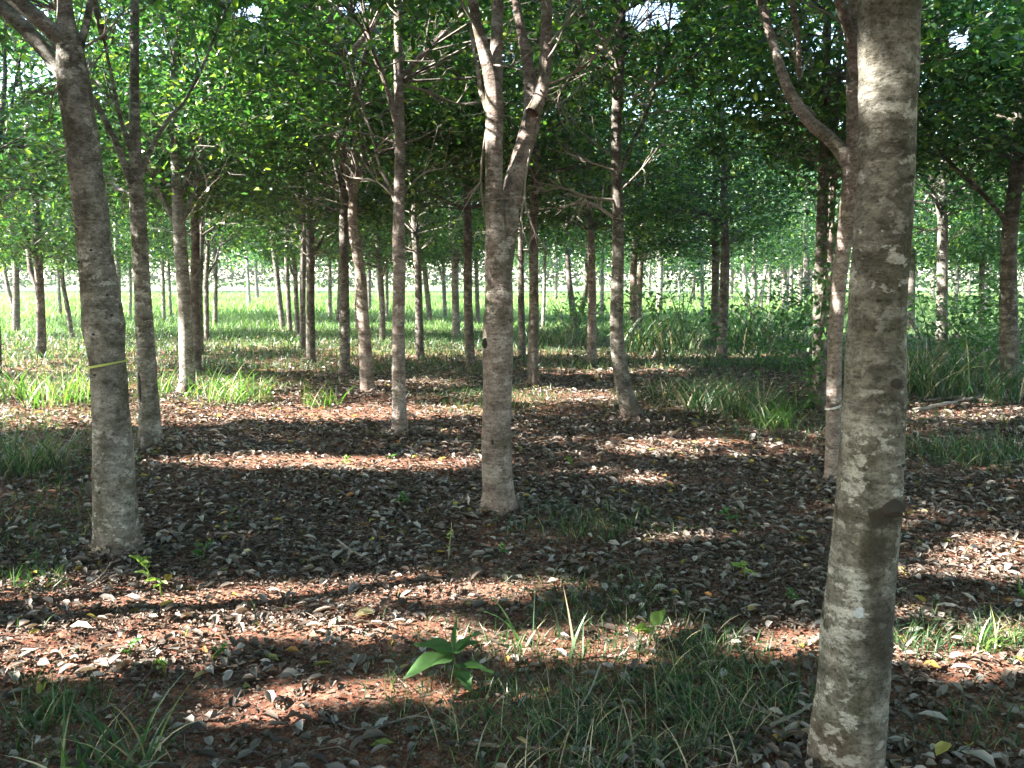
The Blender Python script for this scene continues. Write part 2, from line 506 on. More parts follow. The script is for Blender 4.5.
# ---------------------------------------------------------------- tree table
# pts: (px, py, width px) from base up; extra limbs: same, first point lies on the trunk
# (key, label, pts, limbs, bark, crown bottom z, group)
TREES = [
 dict(l="thick grey trunk at left with a yellow tape band, forking near the top", b=BARK, hero=1,
      p=[(119,556,54),(117,546,47),(114,505,43),(108,430,38),(103,365,36),(99,325,42),(96,295,39),(90,240,35),(86,200,34),(80,140,33),(75,85,32),(72,50,26),(68,10,15),(66,-60,12)],
      limbs=[[(70,48,17),(52,28,16),(25,2,15),(-15,-50,12)],[(72,92,11),(50,62,13),(20,28,15),(-20,-10,14)],[(76,60,9),(84,20,7),(88,-40,6)]],
      twigs=[[(64,60,3),(40,42,3),(15,35,2)],[(78,50,3),(92,28,2.5),(97,0,2)],[(62,80,2),(40,88,2),(22,112,1.5)],[(84,84,2),(80,60,2),(88,30,1.5)]], zb=3.5,
      spots=[(62,70,7),(70,20,5)]),
 dict(l="slender trunk with a long dark split low down, just right of the taped trunk", b=BARK, hero=1,
      p=[(149,452,30),(148,444,25),(146,400,20),(142,300,17),(139,200,15),(138,175,13),(137,100,10),(136,0,8),(136,-60,6)],
      limbs=[[(137,205,7),(128,160,7),(112,120,6),(95,85,5),(80,40,4)],[(141,180,5),(150,150,4.5),(166,118,4),(180,98,3)],[(136,160,5),(126,120,4),(118,70,3)]], zb=3.7,
      twigs=[[(136,195,2),(118,190,2.5),(100,180,2)],[(134,150,2),(110,150,1.5),(96,158,1.5)]]),
 dict(l="sun dappled grey trunk with a left fork rising from bright grass, left part", b=BARK,
      p=[(186,398,19),(186,380,16),(185,300,13),(181,235,13),(178,190,10),(175,150,8),(172,60,6)],
      limbs=[[(181,238,6),(170,215,6),(150,186,5),(135,150,3)],[(183,225,6),(192,190,5),(196,150,4),(205,120,3)],[(180,200,4),(188,160,4),(190,120,3)]], zb=2.7, spots=[(185,330,6),(186,300,5),(183,250,4),(186,370,5)]),
 dict(l="slim dark trunk close behind the right side of the sun dappled trunk", b=BARKD, p=[(197,376,12),(196,300,10),(196,235,9),(192,160,7)], limbs=[[(196,230,4),(206,180,3),(214,140,2)]], zb=2.8),
 dict(l="third thin trunk of the tight line receding behind the left dappled trunk", b=BARKD, p=[(200,354,9),(200,290,7),(201,235,6)], zb=2.6),
 dict(l="thinnest trunk at the back of the tight left line of four", b=BARKD, p=[(207,342,6),(206,280,5),(208,235,4)], limbs=[[(207,275,2.5),(213,262,2),(216,245,1.5)]], zb=2.6),
 dict(l="isolated thin trunk against the bright field, right of the tight left line", b=BARKD, p=[(215,326,6),(215,280,4.5),(215,235,4)], zb=2.5),
 dict(l="dark forked trunk standing in grass near the left edge, upright stem with a left arm", b=BARKD, p=[(40,357,12),(40,345,10),(39,300,9),(38,240,8),(38,200,6)], limbs=[[(39,302,6),(33,288,5),(24,270,5),(18,240,4)],[(38,262,4),(33,248,4),(30,225,3)]], zb=2.3),
 dict(l="dark trunk with a curved left arm, second from the left edge", b=BARKD, p=[(16,332,9),(16,300,7),(17,262,6),(17,230,5)], limbs=[[(15,312,4.5),(7,294,4),(1,272,3.5),(-2,250,3)]], zb=2.3),
 dict(l="sliver of dark trunk cut by the left picture edge", b=BARKD, p=[(-3,382,11),(-3,340,9),(-6,240,8),(-6,180,6)], zb=2.6),
 dict(l="thin trunk leaning left, between the left forked tree and the taped trunk", b=BARKD, p=[(72,339,6),(69,310,5),(64,285,4.5),(61,258,4)], zb=2.3),
 dict(l="thin pale trunk in the sunny grass beyond the leaning one at left", b=BARK, p=[(61,318,4),(59,290,3.5),(57,262,3)], zb=2.4),
 dict(l="pale trunk showing between the taped trunk and the split trunk", b=BARK, p=[(120,326,7),(118,300,6),(117,268,6),(116,240,5)], zb=2.4, spots=[(119,290,4)]),
 dict(l="hair thin trunk immediately left of the split trunk in the sunny field", b=BARK, p=[(130,318,4),(130,280,3),(129,250,3)], zb=2.4),
 dict(l="left trunk of the thin far pair right of the split trunk", b=BARK, p=[(164,320,4.5),(163,290,4),(163,255,3.5)], zb=2.3),
 dict(l="right trunk of the thin far pair right of the split trunk", b=BARK, p=[(171,317,3.5),(170,290,3),(169,255,3)], zb=2.3),
 dict(l="leftmost of the middle cluster, thin trunk leaning left at its top", b=BARKD, p=[(283,330,7),(280,300,6),(276,265,5.5),(272,240,5)], zb=2.3),
 dict(l="thin straight trunk second from left in the middle cluster", b=BARKD, p=[(290,332,6),(288,290,5),(286,255,4.5)], zb=2.3),
 dict(l="thin trunk third from left in the middle cluster", b=BARKD, p=[(298,338,6),(296,300,5),(294,262,5),(290,235,4)], zb=2.3, limbs=[[(295,280,3),(289,262,2.5),(285,240,2)]]),
 dict(l="trunk fourth from left in the middle cluster, just behind the thick one", b=BARKD, p=[(303,352,7),(302,300,6.5),(303,255,6),(303,215,5)], zb=2.4),
 dict(l="thickest trunk of the middle cluster with a short right branch", b=BARKD, p=[(311,363,12),(310,350,10),(310,300,9),(311,250,9),(310,200,7)], limbs=[[(311,258,4),(318,246,4),(322,232,3)]], zb=2.5),
 dict(l="thin far trunk halfway between the middle cluster and the paired trunks", b=BARK, p=[(330,319,4.5),(330,290,4),(330,255,3.5)], zb=2.3),
 dict(l="dark straight trunk just left of the bending trunk, leaf litter at its foot", b=BARKD, p=[(345,377,14),(345,365,11),(345,285,10),(344,235,9),(343,195,8),(340,117,6),(338,40,5)], limbs=[[(343,200,4),(335,160,4),(330,120,3)]], zb=2.9),
 dict(l="bending trunk that leans left and straightens, with a sunlit kink midway", b=BARKP,
      p=[(369,395,19),(368,385,15),(366,350,13),(363,310,12),(361,278,11),(356,248,11),(352,219,10),(354,176,8),(352,117,7),(352,59,6),(350,-20,5)],
      limbs=[[(352,205,5),(346,170,4.5),(342,130,4),(338,80,3)],[(353,190,4),(360,165,4),(357,100,3),(364,40,3)]], zb=3.2, spots=[(352,216,4),(355,190,3),(366,350,4)]),
 dict(l="short thin trunk peeking out right of the dark straight trunk", b=BARKD, p=[(358,333,6),(357,300,5),(357,262,4.5)], zb=2.3),
 dict(l="thin far trunk between the dark straight trunk and the cluster", b=BARKD, p=[(338,323,5),(339,290,4),(340,258,4)], zb=2.3),
 dict(l="thin trunk between the bending trunk and the tall straight one", b=BARKD, p=[(382,341,8),(382,310,6.5),(380,268,5.5),(377,235,5)], limbs=[[(381,280,3),(388,262,3),(396,245,2.5)]], zb=2.3),
 dict(l="hairline trunk close on the left of the tall straight one", b=BARK, p=[(387,320,4),(387,290,3.5),(387,255,3)], zb=2.3),
 dict(l="tall straight smooth trunk left of centre, red soil at its foot", b=BARKP, hero=1,
      p=[(401,437,22),(400,428,17),(399,390,14.5),(399,335,13),(400,268,13),(399,234,12),(400,156,11),(398,78,10),(397,0,8),(397,-60,7)],
      limbs=[[(399,140,5),(392,105,6),(384,78,5),(374,50,5),(366,10,4)],[(400,215,3),(388,185,3),(378,165,2.5)]], zb=3.5,
      twigs=[[(399,84,2.5),(425,88,2.5),(455,98,2),(478,93,1.5)],[(396,200,2),(375,180,2),(350,175,1.5)],[(402,195,2),(425,175,1.5),(445,172,1)]], spots=[(397,60,5)]),
 dict(l="medium trunk standing alone just right of the tall straight one", b=BARKD, p=[(420,359,11),(420,345,9),(419,300,8),(418,268,8),(415,234,8),(413,195,6)], zb=2.5),
 dict(l="thin trunk leaning left midway between the tall straight and the central tree", b=BARKD, p=[(430,323,6),(428,300,5.5),(425,275,5),(422,250,4.5)], zb=2.3),
 dict(l="slender far trunk in the open bright gap left of the central tree", b=BARK, p=[(445,318,5),(444,290,4.5),(443,262,4)], limbs=[[(444,285,2.5),(439,270,2),(435,255,2)]], zb=2.3),
 dict(l="pale trunk flaring at the top, second left of the central tree", b=BARK, p=[(456,337,10),(456,320,8),(455,290,7.5),(455,261,8),(452,235,6)], limbs=[[(455,268,5),(461,252,4),(465,238,3)]], zb=2.3),
 dict(l="dark trunk immediately left of the central forked tree", b=BARKD, p=[(471,369,13),(470,358,10.5),(468,302,9),(468,234,9),(467,188,7),(466,130,5)], zb=2.7),
 dict(l="thin trunk squeezed between the dark one and the central forked tree", b=BARKD, p=[(478,323,5),(477,290,4.5),(476,255,4)], zb=2.3),
 dict(l="central tree forking low into two sunlit stems, knot on its left side", b=BARKP, hero=1,
      p=[(500,519,40),(499,509,35),(497,470,31),(497,420,31),(498,360,31),(499,300,30),(498,262,28),(495,225,20),(494,180,18),(494,140,19),(494,105,19),(491,75,17),(483,45,13),(475,12,11),(466,-40,10)],
      limbs=[[(501,275,20),(505,240,22),(512,192,21),(522,150,19),(531,118,20),(533,98,18),(529,50,12),(520,0,10),(512,-50,9)],
             [(532,112,14),(541,92,14),(546,60,13),(548,0,12),(549,-60,10)],
             [(494,110,14),(496,75,13),(496,40,13),(497,0,12),(499,-50,10)],
             [(488,110,7),(481,90,5),(478,72,4)]], zb=3.6,
      twigs=[[(486,130,2),(480,180,2.5),(488,240,1.5)],[(545,85,3),(570,80,2.5),(600,60,2)],[(540,90,2),(560,100,2),(582,78,1.5)],[(478,30,2.5),(460,5,2.5),(450,-15,2)],[(494,65,2),(510,72,2),(500,72,1.5)],[(549,45,3),(565,20,2.5),(585,-10,2)],[(547,60,3),(560,35,2.5),(570,0,2)],[(530,150,2),(524,200,2),(534,235,1.5)]],
      spots=[(487,70,12),(492,100,13),(476,20,9),(494,125,10),(497,40,9),(540,85,9),(547,55,8),(522,20,8),(528,60,8),(546,30,6)]),
 dict(l="thin dark trunk right behind the central forked tree", b=BARKD, p=[(522,358,9),(522,340,7.5),(521,300,7),(521,250,6.5),(522,200,5)], zb=2.5),
 dict(l="sturdy dark trunk a step right of the central forked tree", b=BARKD, p=[(533,389,15),(533,378,12),(533,340,11),(534,302,10.5),(534,217,9.5),(536,150,7),(538,80,5)], zb=2.9, spots=[(531,350,3)]),
 dict(l="very thin trunk right of the sturdy dark one", b=BARK, p=[(543,329,5),(544,300,4),(545,255,3.5)], zb=2.3),
 dict(l="trunk split into a wide V above green bushes", b=BARKD, p=[(575,336,12),(575,325,10),(573,310,7),(569,280,6),(567,240,5),(567,210,4)], limbs=[[(576,328,8),(581,312,6),(586,290,5),(586,262,4.5),(590,225,4)]], zb=2.4),
 dict(l="light edged trunk left of the curved base tree", b=BARKP, p=[(592,364,13),(592,352,10.5),(592,300,9),(591,250,8),(590,215,8),(588,170,6)], limbs=[[(590,230,4),(584,205,3),(578,180,3)]], zb=2.6, spots=[(590,300,4),(590,330,3),(590,255,4),(590,230,3)]),
 dict(l="hair thin far trunk hard against the curved base tree's left side", b=BARK, p=[(602,316,4.5),(602,290,4),(602,258,3.5)], zb=2.3),
 dict(l="dark trunk with a curved foot sweeping right, in the leaf litter right of centre", b=BARKD, hero=1,
      p=[(632,420,27),(630,412,22),(625,394,18),(620,370,16),(617,345,15),(616,320,14),(618,268,13),(618,217,12),(617,170,12),(617,117,11),(620,59,11),(621,0,10),(622,-60,9)],
      limbs=[[(618,60,5),(608,42,6),(596,28,5),(585,10,4)],[(622,170,4),(634,140,3.5),(645,120,3)]], zb=3.6,
      twigs=[[(614,218,4),(603,208,3.5),(590,200,2.5),(560,205,1.5)],[(612,200,3),(585,198,2.5),(560,190,2),(545,195,1.5)],[(615,55,3),(598,35,3),(578,45,2)],[(614,55,3),(590,40,3),(580,60,2),(560,85,1.5)],[(621,190,2),(640,170,1.5),(655,150,1.5)],[(613,70,3),(590,75,2),(565,90,1.5)],[(614,170,2),(590,160,2),(570,150,1.5)]],
      spots=[(614,285,4),(614,250,4),(614,200,4),(613,140,5),(614,100,5),(614,320,4),(600,35,6),(590,45,6),(617,75,4)]),
 dict(l="left one of two trunks crossing each other above the tall grass", b=BARKP, p=[(634,345,11),(633,330,9),(634,268,7),(637,224,6),(638,190,5)], zb=2.4, spots=[(633,280,3)]),
 dict(l="right one of two trunks crossing each other above the tall grass", b=BARKP, p=[(637,343,8),(639,302,7),(641,262,6),(642,230,5)], zb=2.4, spots=[(639,270,3)]),
 dict(l="straight distant trunk alone in the bright gap right of the crossing pair", b=BARK, p=[(659,311,8),(660,290,6.5),(660,261,6.5),(657,240,5)], limbs=[[(660,265,4),(664,250,3),(668,238,2.5)]], zb=2.4),
 dict(l="left and slimmer trunk of the close pair among grass at right", b=BARKD, p=[(714,345,10),(714,330,8.5),(715,300,8),(715,261,8),(714,215,6)], zb=2.5),
 dict(l="right and thicker trunk of the close pair among grass at right", b=BARKD, p=[(722,359,13),(722,345,11),(723,302,10.5),(725,247,9),(724,200,7)], zb=2.6),
 dict(l="thin far trunk behind the leafy sapling, left of the close pair", b=BARK, p=[(702,319,4.5),(702,290,4),(701,255,4)], zb=2.3),
 dict(l="leftmost of the distant trio fanning out right of the close pair", b=BARK, p=[(746,310,6),(746,290,5),(744,265,4.5)], zb=2.3),
 dict(l="middle trunk of the distant trio fanning out right of the close pair", b=BARK, p=[(754,313,7),(754,290,6),(754,262,5)], zb=2.3),
 dict(l="rightmost of the distant trio, leaning right", b=BARK, p=[(760,310,6),(763,285,5),(767,264,4)], zb=2.3),
 dict(l="bright edged far trunk left of the vine covered trunk", b=BARK, p=[(785,314,7),(785,290,6.5),(784,262,6)], zb=2.3, spots=[(785,285,3)]),
 dict(l="left trunk of the dark far pair beside the vine covered trunk", b=BARKD, p=[(800,308,6),(800,285,5.5),(801,258,5)], zb=2.3),
 dict(l="right trunk of the dark far pair beside the vine covered trunk", b=BARKD, p=[(807,318,8),(807,290,7),(806,255,6),(806,220,5)], zb=2.4),
 dict(l="dark vine covered trunk at the edge of the tall grass, right of centre", b=BARKD, p=[(819,415,22),(819,403,17),(819,335,15),(821,285,13),(823,234,12),(826,150,11),(826,50,9),(826,-40,7)], zb=3.3),
 dict(l="thin sun spotted trunk tight against the vine covered one", b=BARKP, p=[(828,398,10),(828,335,9),(830,285,8.5),(832,217,8),(834,160,7),(835,100,5)], zb=3.0, spots=[(832,230,4),(831,260,4),(831,190,4),(832,210,3)]),
 dict(l="pinkish forked tree half hidden behind the left side of the nearest trunk", b=BARKP, hero=1,
      p=[(833,488,20),(834,478,17),(835,440,15),(837,369,15),(841,285,14),(846,234,16),(849,205,17),(852,175,18),(852,140,15),(851,78,14),(853,0,14),(856,-60,12)],
      limbs=[[(852,172,15),(844,152,14),(832,135,13),(819,121,13),(808,103,12),(800,85,11),(793,59,10),(787,30,9),(781,-2,9),(770,-50,8)],[(850,80,11),(847,60,11),(840,38,10),(828,12,10),(818,-30,9)],[(797,78,5),(793,40,5),(785,10,5)]], zb=3.7,
      twigs=[[(815,115,2),(800,110,1.5),(785,118,1)],[(800,80,2),(788,60,2),(770,50,1.5)]],
      spots=[(845,245,6),(851,190,6),(850,210,7),(840,300,6),(794,75,5),(843,130,4)]),
 dict(l="nearest and thickest trunk, mottled grey with a dark scar and pale lichen spot", b=BARKN, hero=2,
      Y=2.33, p=[(826,925,110),(838,820,86),(845,768,78),(852,700,74),(859,600,69),(869,500,66),(874,400,62),(878,300,58),(885,200,56),(888,100,58),(889,0,62),(890,-60,60),(892,-200,52)], limbs=[], zb=3.3,
      spots=[(882,92,19)]),
 dict(l="dark trunk right of the nearest trunk with pale sunlit patches along its left", b=BARK, p=[(942,365,15),(942,350,12.5),(941,300,11.5),(941,268,11),(942,217,10),(943,150,8),(943,80,6)], limbs=[[(940,222,5),(934,205,4),(926,190,3)]], zb=2.7,
      twigs=[[(940,212,3),(928,196,2.5),(915,205,1.5)],[(941,228,3),(928,230,2),(912,222,1.5)]], spots=[(938,330,5),(938,300,5),(938,270,4),(939,240,4),(936,212,5)]),
 dict(l="slim trunk showing just to the right of the nearest trunk", b=BARKD, p=[(910,331,10),(910,310,9),(911,268,8),(913,234,7),(914,190,5)], zb=2.5),
 dict(l="dark thin trunk between the sunlit patched trunk and the right edge trunk", b=BARKD, p=[(981,331,7),(981,300,6),(983,251,5),(984,215,4)], zb=2.4),
 dict(l="tall dark trunk near the right picture edge with a sagging left limb", b=BARKD, hero=1, p=[(1006,395,24),(1007,384,20),(1009,345,18),(1010,302,17),(1012,234,15),(1017,176,13),(1019,78,12),(1021,0,10),(1022,-60,8)],
      limbs=[[(1010,228,5),(1000,214,5),(975,190,4.5),(950,170,4),(930,150,3)],[(1018,60,5),(1003,40,5),(985,25,5),(960,5,5),(930,-5,4)]], zb=3.2, spots=[(1015,120,5),(975,12,6),(950,2,6)],
      twigs=[[(1012,120,3),(990,110,2),(970,108,1.5)]]),
]
BASES = []
for t in TREES:
    px, py, w = t["p"][0]
    if "Y" in t:
        Y = t["Y"]
    else:
        Y = ground_pt(px, py).y
    P, R = [], []
    for (a, b, ww) in t["p"]:
        q, sc = at_depth(a, b, Y)
        P.append(q); R.append(ww / 2 * sc / F * 0.95)
    t["Y"], t["P"], t["R"] = Y, P, R
    t["x"] = P[0].x if "hero" not in t or t["hero"] != 2 else P[1].x
    for (a, b, rpx) in t.get("spots", []):
        q, sc = at_depth(a, b, Y)
        SPOTS.append((tuple(q), rpx * 1.25 * sc / F + 0.03))
    if Y < 13:
        BASES.append((t["x"], Y, 1.0))

# trees outside the picture or too far to tell apart
EXTRA = []
for i in range(8):
    for j in range(6):
        x = -4.9 - 2.75 * i + rng.uniform(-.4, .4)
        y = (0.4, 2.9, 4.9, 7.5, 10.4, 12.9)[j] - 0.69 * i + rng.uniform(-.06, .06)
        if x < -0.64 * y - 1.2 and x > -19 and y > -6:
            EXTRA.append((x, y, 'left'))
for i in range(-4, 6):  # unseen trees around the viewpoint, added to hold back skylight
    for j in range(-4, 3):
        x, y = 2.75 * i + 1.2 + rng.uniform(-.4, .4), 2.75 * j + 0.6 + rng.uniform(-.4, .4)
        if math.hypot(x, y) < 2.0 or (y > 0 and abs(x) < 0.66 * y + 1.9) or (x < -4 and y > -3.5): continue
        EXTRA.append((x, y, 'behind'))
EXTRA += [(-3.8, 1.35, 'behind'), (-6.7, 0.3, 'behind'), (-9.4, -0.6, 'behind')]  # unseen trees at left, added to keep sun off the nearest trunk

for k, y in enumerate(np.arange(9.5, 30, 2.8)):
    EXTRA.append((0.645 * y + 1.1 + rng.uniform(0, .5), y, 'right'))
    EXTRA.append((0.645 * y + 3.6 + rng.uniform(0, .5), y + 1, 'right'))
    if y > 15:
        EXTRA.append((-0.645 * y - 0.9 - rng.uniform(0, .5), y, 'left'))

# ---------------------------------------------------------------- ground
def axis(parts):
    a = [np.arange(lo, hi, st) for lo, hi, st in parts]
    return np.concatenate(a)


def build_ground():
    xs = axis([(-400, -60, 20), (-60, -20, 2), (-20, -7, 0.3), (-7, 7, 0.05), (7, 20, 0.3), (20, 60, 2), (60, 401, 20)])
    ys = axis([(-60, -4, 4), (-4, 1.2, 0.3), (1.2, 12, 0.05), (12, 30, 0.25), (30, 70, 1), (70, 601, 15)])
    X, Y = np.meshgrid(xs, ys)
    Z = gz(X, Y)
    near = (np.abs(X) < 8) & (Y < 13)
    Z = Z + near * ((fbm(X * 9, Y * 9, 51, 4) - 0.5) * 0.045)
    v = np.stack([X, Y, Z], -1).reshape(-1, 3)
    nx, ny = len(xs), len(ys)
    i = np.arange(ny - 1)[:, None] * nx + np.arange(nx - 1)[None, :]
    q = np.stack([i, i + 1, i + nx + 1, i + nx], -1).reshape(-1, 4)
    m, n, l = mat("red_soil")
    geo = n.new("ShaderNodeNewGeometry"); pos = geo.outputs["Position"]
    a = noise_node(n, l, pos, 1.7, 5, 0.6)
    b = noise_node(n, l, pos, 28, 5, 0.7)
    r1 = ramp(n, [(0.35, (0.085, 0.040, 0.028)), (0.5, (0.175, 0.078, 0.050)), (0.68, (0.32, 0.165, 0.112))])
    l.new(a.outputs[0], r1.inputs[0])
    r2 = ramp(n, [(0.3, (0.45, 0.42, 0.42)), (0.55, (1, 1, 1)), (0.75, (1.5, 1.45, 1.35))])
    l.new(b.outputs[0], r2.inputs[0])
    c = mix(n, l, 1.0, r1.outputs[0], r2.outputs[0], 'MULTIPLY')
    # litter crumbs: small grey flecks
    vo = n.new("ShaderNodeTexVoronoi"); vo.inputs["Scale"].default_value = 42
    l.new(pos, vo.inputs["Vector"])
    sepc = n.new("ShaderNodeSeparateColor"); l.new(vo.outputs["Color"], sepc.inputs[0])
    r3 = ramp(n, [(0.62, (0, 0, 0)), (0.66, (0.7, 0.7, 0.7))]); l.new(sepc.outputs[0], r3.inputs[0])
    c = mix(n, l, r3.outputs[0], c, (0.17, 0.12, 0.09))
    vo2 = n.new("ShaderNodeTexVoronoi"); vo2.inputs["Scale"].default_value = 130
    l.new(pos, vo2.inputs["Vector"])
    sc2 = n.new("ShaderNodeSeparateColor"); l.new(vo2.outputs["Color"], sc2.inputs[0])
    r7 = ramp(n, [(0.0, (0.5, 0.48, 0.46)), (0.6, (1, 1, 1)), (1.0, (1.35, 1.3, 1.25))]); l.new(sc2.outputs[1], r7.inputs[0])
    c = mix(n, l, 1.0, c, r7.outputs[0], 'MULTIPLY')
    # grassy ground further back and at the sides
    sep = n.new("ShaderNodeSeparateXYZ"); l.new(pos, sep.inputs[0])
    mr = n.new("ShaderNodeMapRange"); l.new(sep.outputs[1], mr.inputs[0])
    mr.inputs[1].default_value = 13; mr.inputs[2].default_value = 27
    g = noise_node(n, l, pos, 0.6, 4)
    ad = n.new("ShaderNodeMath"); ad.operation = 'MULTIPLY_ADD'
    l.new(g.outputs[0], ad.inputs[0]); ad.inputs[1].default_value = 1.2; l.new(mr.outputs[0], ad.inputs[2])
    mr2 = n.new("ShaderNodeMapRange"); l.new(ad.outputs[0], mr2.inputs[0])
    mr2.inputs[1].default_value = 0.75; mr2.inputs[2].default_value = 1.25
    gr = ramp(n, [(0.3, (0.07, 0.11, 0.035)), (0.7, (0.14, 0.20, 0.065))]); l.new(b.outputs[0], gr.inputs[0])
    c = mix(n, l, mr2.outputs[0], c, gr.outputs[0])
    p = n.new("ShaderNodeBsdfPrincipled"); p.inputs["Roughness"].default_value = 0.95
    p.inputs["Specular IOR Level"].default_value = 0.15
    l.new(c, p.inputs["Base Color"])
    bp = n.new("ShaderNodeBump"); bp.inputs["Strength"].default_value = 0.7; bp.inputs["Distance"].default_value = 0.02
    l.new(b.outputs[0], bp.inputs["Height"]); l.new(bp.outputs[0], p.inputs["Normal"])
    out = n.new("ShaderNodeOutputMaterial"); l.new(p.outputs[0], out.inputs[0])
    o = link_mesh("ground", v, q, 4, m, smooth=True)
    tag(o, None, None, kind="structure")


build_ground()


# ---------------------------------------------------------------- trees
def make_crown(root, skel, cx, cy, zb, zt, rad, nclump, nleaf, lsize, r, cull=True, material=LEAF, lowsparse=True, twigs=True, sq=0.55):
    """sprays of leaves on thin branches; positions in world, meshes local to root"""
    org = np.array(root.location)
    t = r.uniform(0, 1, nclump) ** 1.25
    z = zb + (zt - zb) * t
    prof = np.sqrt(np.clip(1 - (2 * t - 0.55) ** 2 / 1.7, 0.08, 1))
    a = r.uniform(0, 2 * math.pi, nclump)
    rr = rad * prof * np.sqrt(r.uniform(0.04, 1, nclump))
    C = np.stack([cx + np.cos(a) * rr, cy + np.sin(a) * rr, z], -1)
    sig = r.uniform(0.13, 0.31, nclump)
    cnt = np.maximum(4, (nleaf * sig ** 1.5 / (sig ** 1.5).sum()).astype(int))
    idx = np.repeat(np.arange(nclump), cnt)
    off = r.normal(0, 1, (len(idx), 3)) * sig[idx][:, None] * np.array([1, 1, sq])
    # droop outward edges of the spray
    off[:, 2] -= 0.6 * np.hypot(off[:, 0], off[:, 1]) ** 2 / sig[idx] * 0.5
    P = C[idx] + off
    if cull:
        P = P[~cull_mask(P)]
        keepC = ~cull_mask(C)
    else:
        keepC = np.ones(nclump, bool)
    P = P[P[:, 2] > zb - 0.35]
    if cull and cy > 6:      # thin places in the crowns where a little sky shows
        u, v = to_px(P[:, 0], P[:, 1], P[:, 2])
        th = np.zeros(len(P))
        for gx, gy, gw, gh in ((655, 18, 34, 20), (352, 8, 22, 12), (250, 14, 22, 12), (25, 14, 20, 12), (960, 40, 16, 14)):
            th = np.maximum(th, np.clip(1.5 - np.hypot((u - gx) / gw, (v - gy) / gh), 0, 1))
        P = P[fbm(u / 14, v / 14, 71) > th * 0.75]
    V, Q = leaves(P, lsize, lsize * 0.52, 0.25, r)
    g = Geo()
    if twigs:
        sk = np.array(skel)
        for c in C[keepC]:
            d = np.linalg.norm((sk - c) * np.array([1, 1, 0.8]), axis=1) + np.where(sk[:, 2] > c[2] - 0.1, 1.5, 0)
            s = sk[d.argmin()]
            m = (s + c) / 2 + np.array([0, 0, r.uniform(-0.02, 0.15)]) + r.normal(0, 0.05, 3)
            L = np.linalg.norm(c - s)
            g.tube([s, m, c], [0.006 + 0.006 * L, 0.004 + 0.003 * L, 0.003], 4)
            for k in range(2):
                e = c + r.normal(0, 1, 3) * np.array([0.28, 0.28, 0.12])
                g.tube([m, (m + e) / 2 + r.normal(0, 0.04, 3), e], [0.005, 0.004, 0.002], 3)
    if g.n:
        tv = np.concatenate(g.v); tq = np.concatenate(g.q)
        tri = tq[:, 2] == tq[:, 3]
        n0 = len(V)
        V = np.concatenate([V, tv])
        f1, f2 = np.concatenate([Q, tq[~tri] + n0]), tq[tri][:, :3] + n0
        mi = np.concatenate([np.zeros(len(Q)), np.ones((~tri).sum()), np.ones(tri.sum())])
        return link_mesh("crown", V - org, [f1, f2], [4, 3], None, root, False, [material, BARKD], mi)
    return link_mesh("crown", V - org, Q, 4, material, root)


def bare_twig(g, s, d, L, r0, r, depth=0):
    """thin dead twig with side shoots"""
    n = 4
    P, R = [np.array(s)], [r0]
    dd = np.array(d, float)
    for k in range(n):
        dd = unit(dd + r.normal(0, 0.16, 3) + np.array([0, 0, 0.05]))
        P.append(P[-1] + dd * L / n); R.append(r0 * (1 - 0.75 * (k + 1) / n))
        if depth < 2 and r.uniform() < 0.7:
            bare_twig(g, P[-1], unit(dd + r.normal(0, 0.6, 3)), L * r.uniform(0.3, 0.55), R[-1] * 0.7, r, depth + 1)
    g.tube(P, R, 4)


def extend_up(P, R, top, r):
    """carry a stem on above the traced part"""
    P, R = [np.array(p) for p in P], list(R)
    d = unit(P[-1] - P[-2])
    d = unit(np.array([d[0] * 0.7, d[1], max(d[2], 0.6)]))
    while P[-1][2] < top:
        d = unit(d + r.normal(0, 0.07, 3) + np.array([0, 0, 0.08]))
        L = 0.35
        P.append(P[-1] + d * L); R.append(max(R[-1] * 0.92, 0.008))
    return P, R


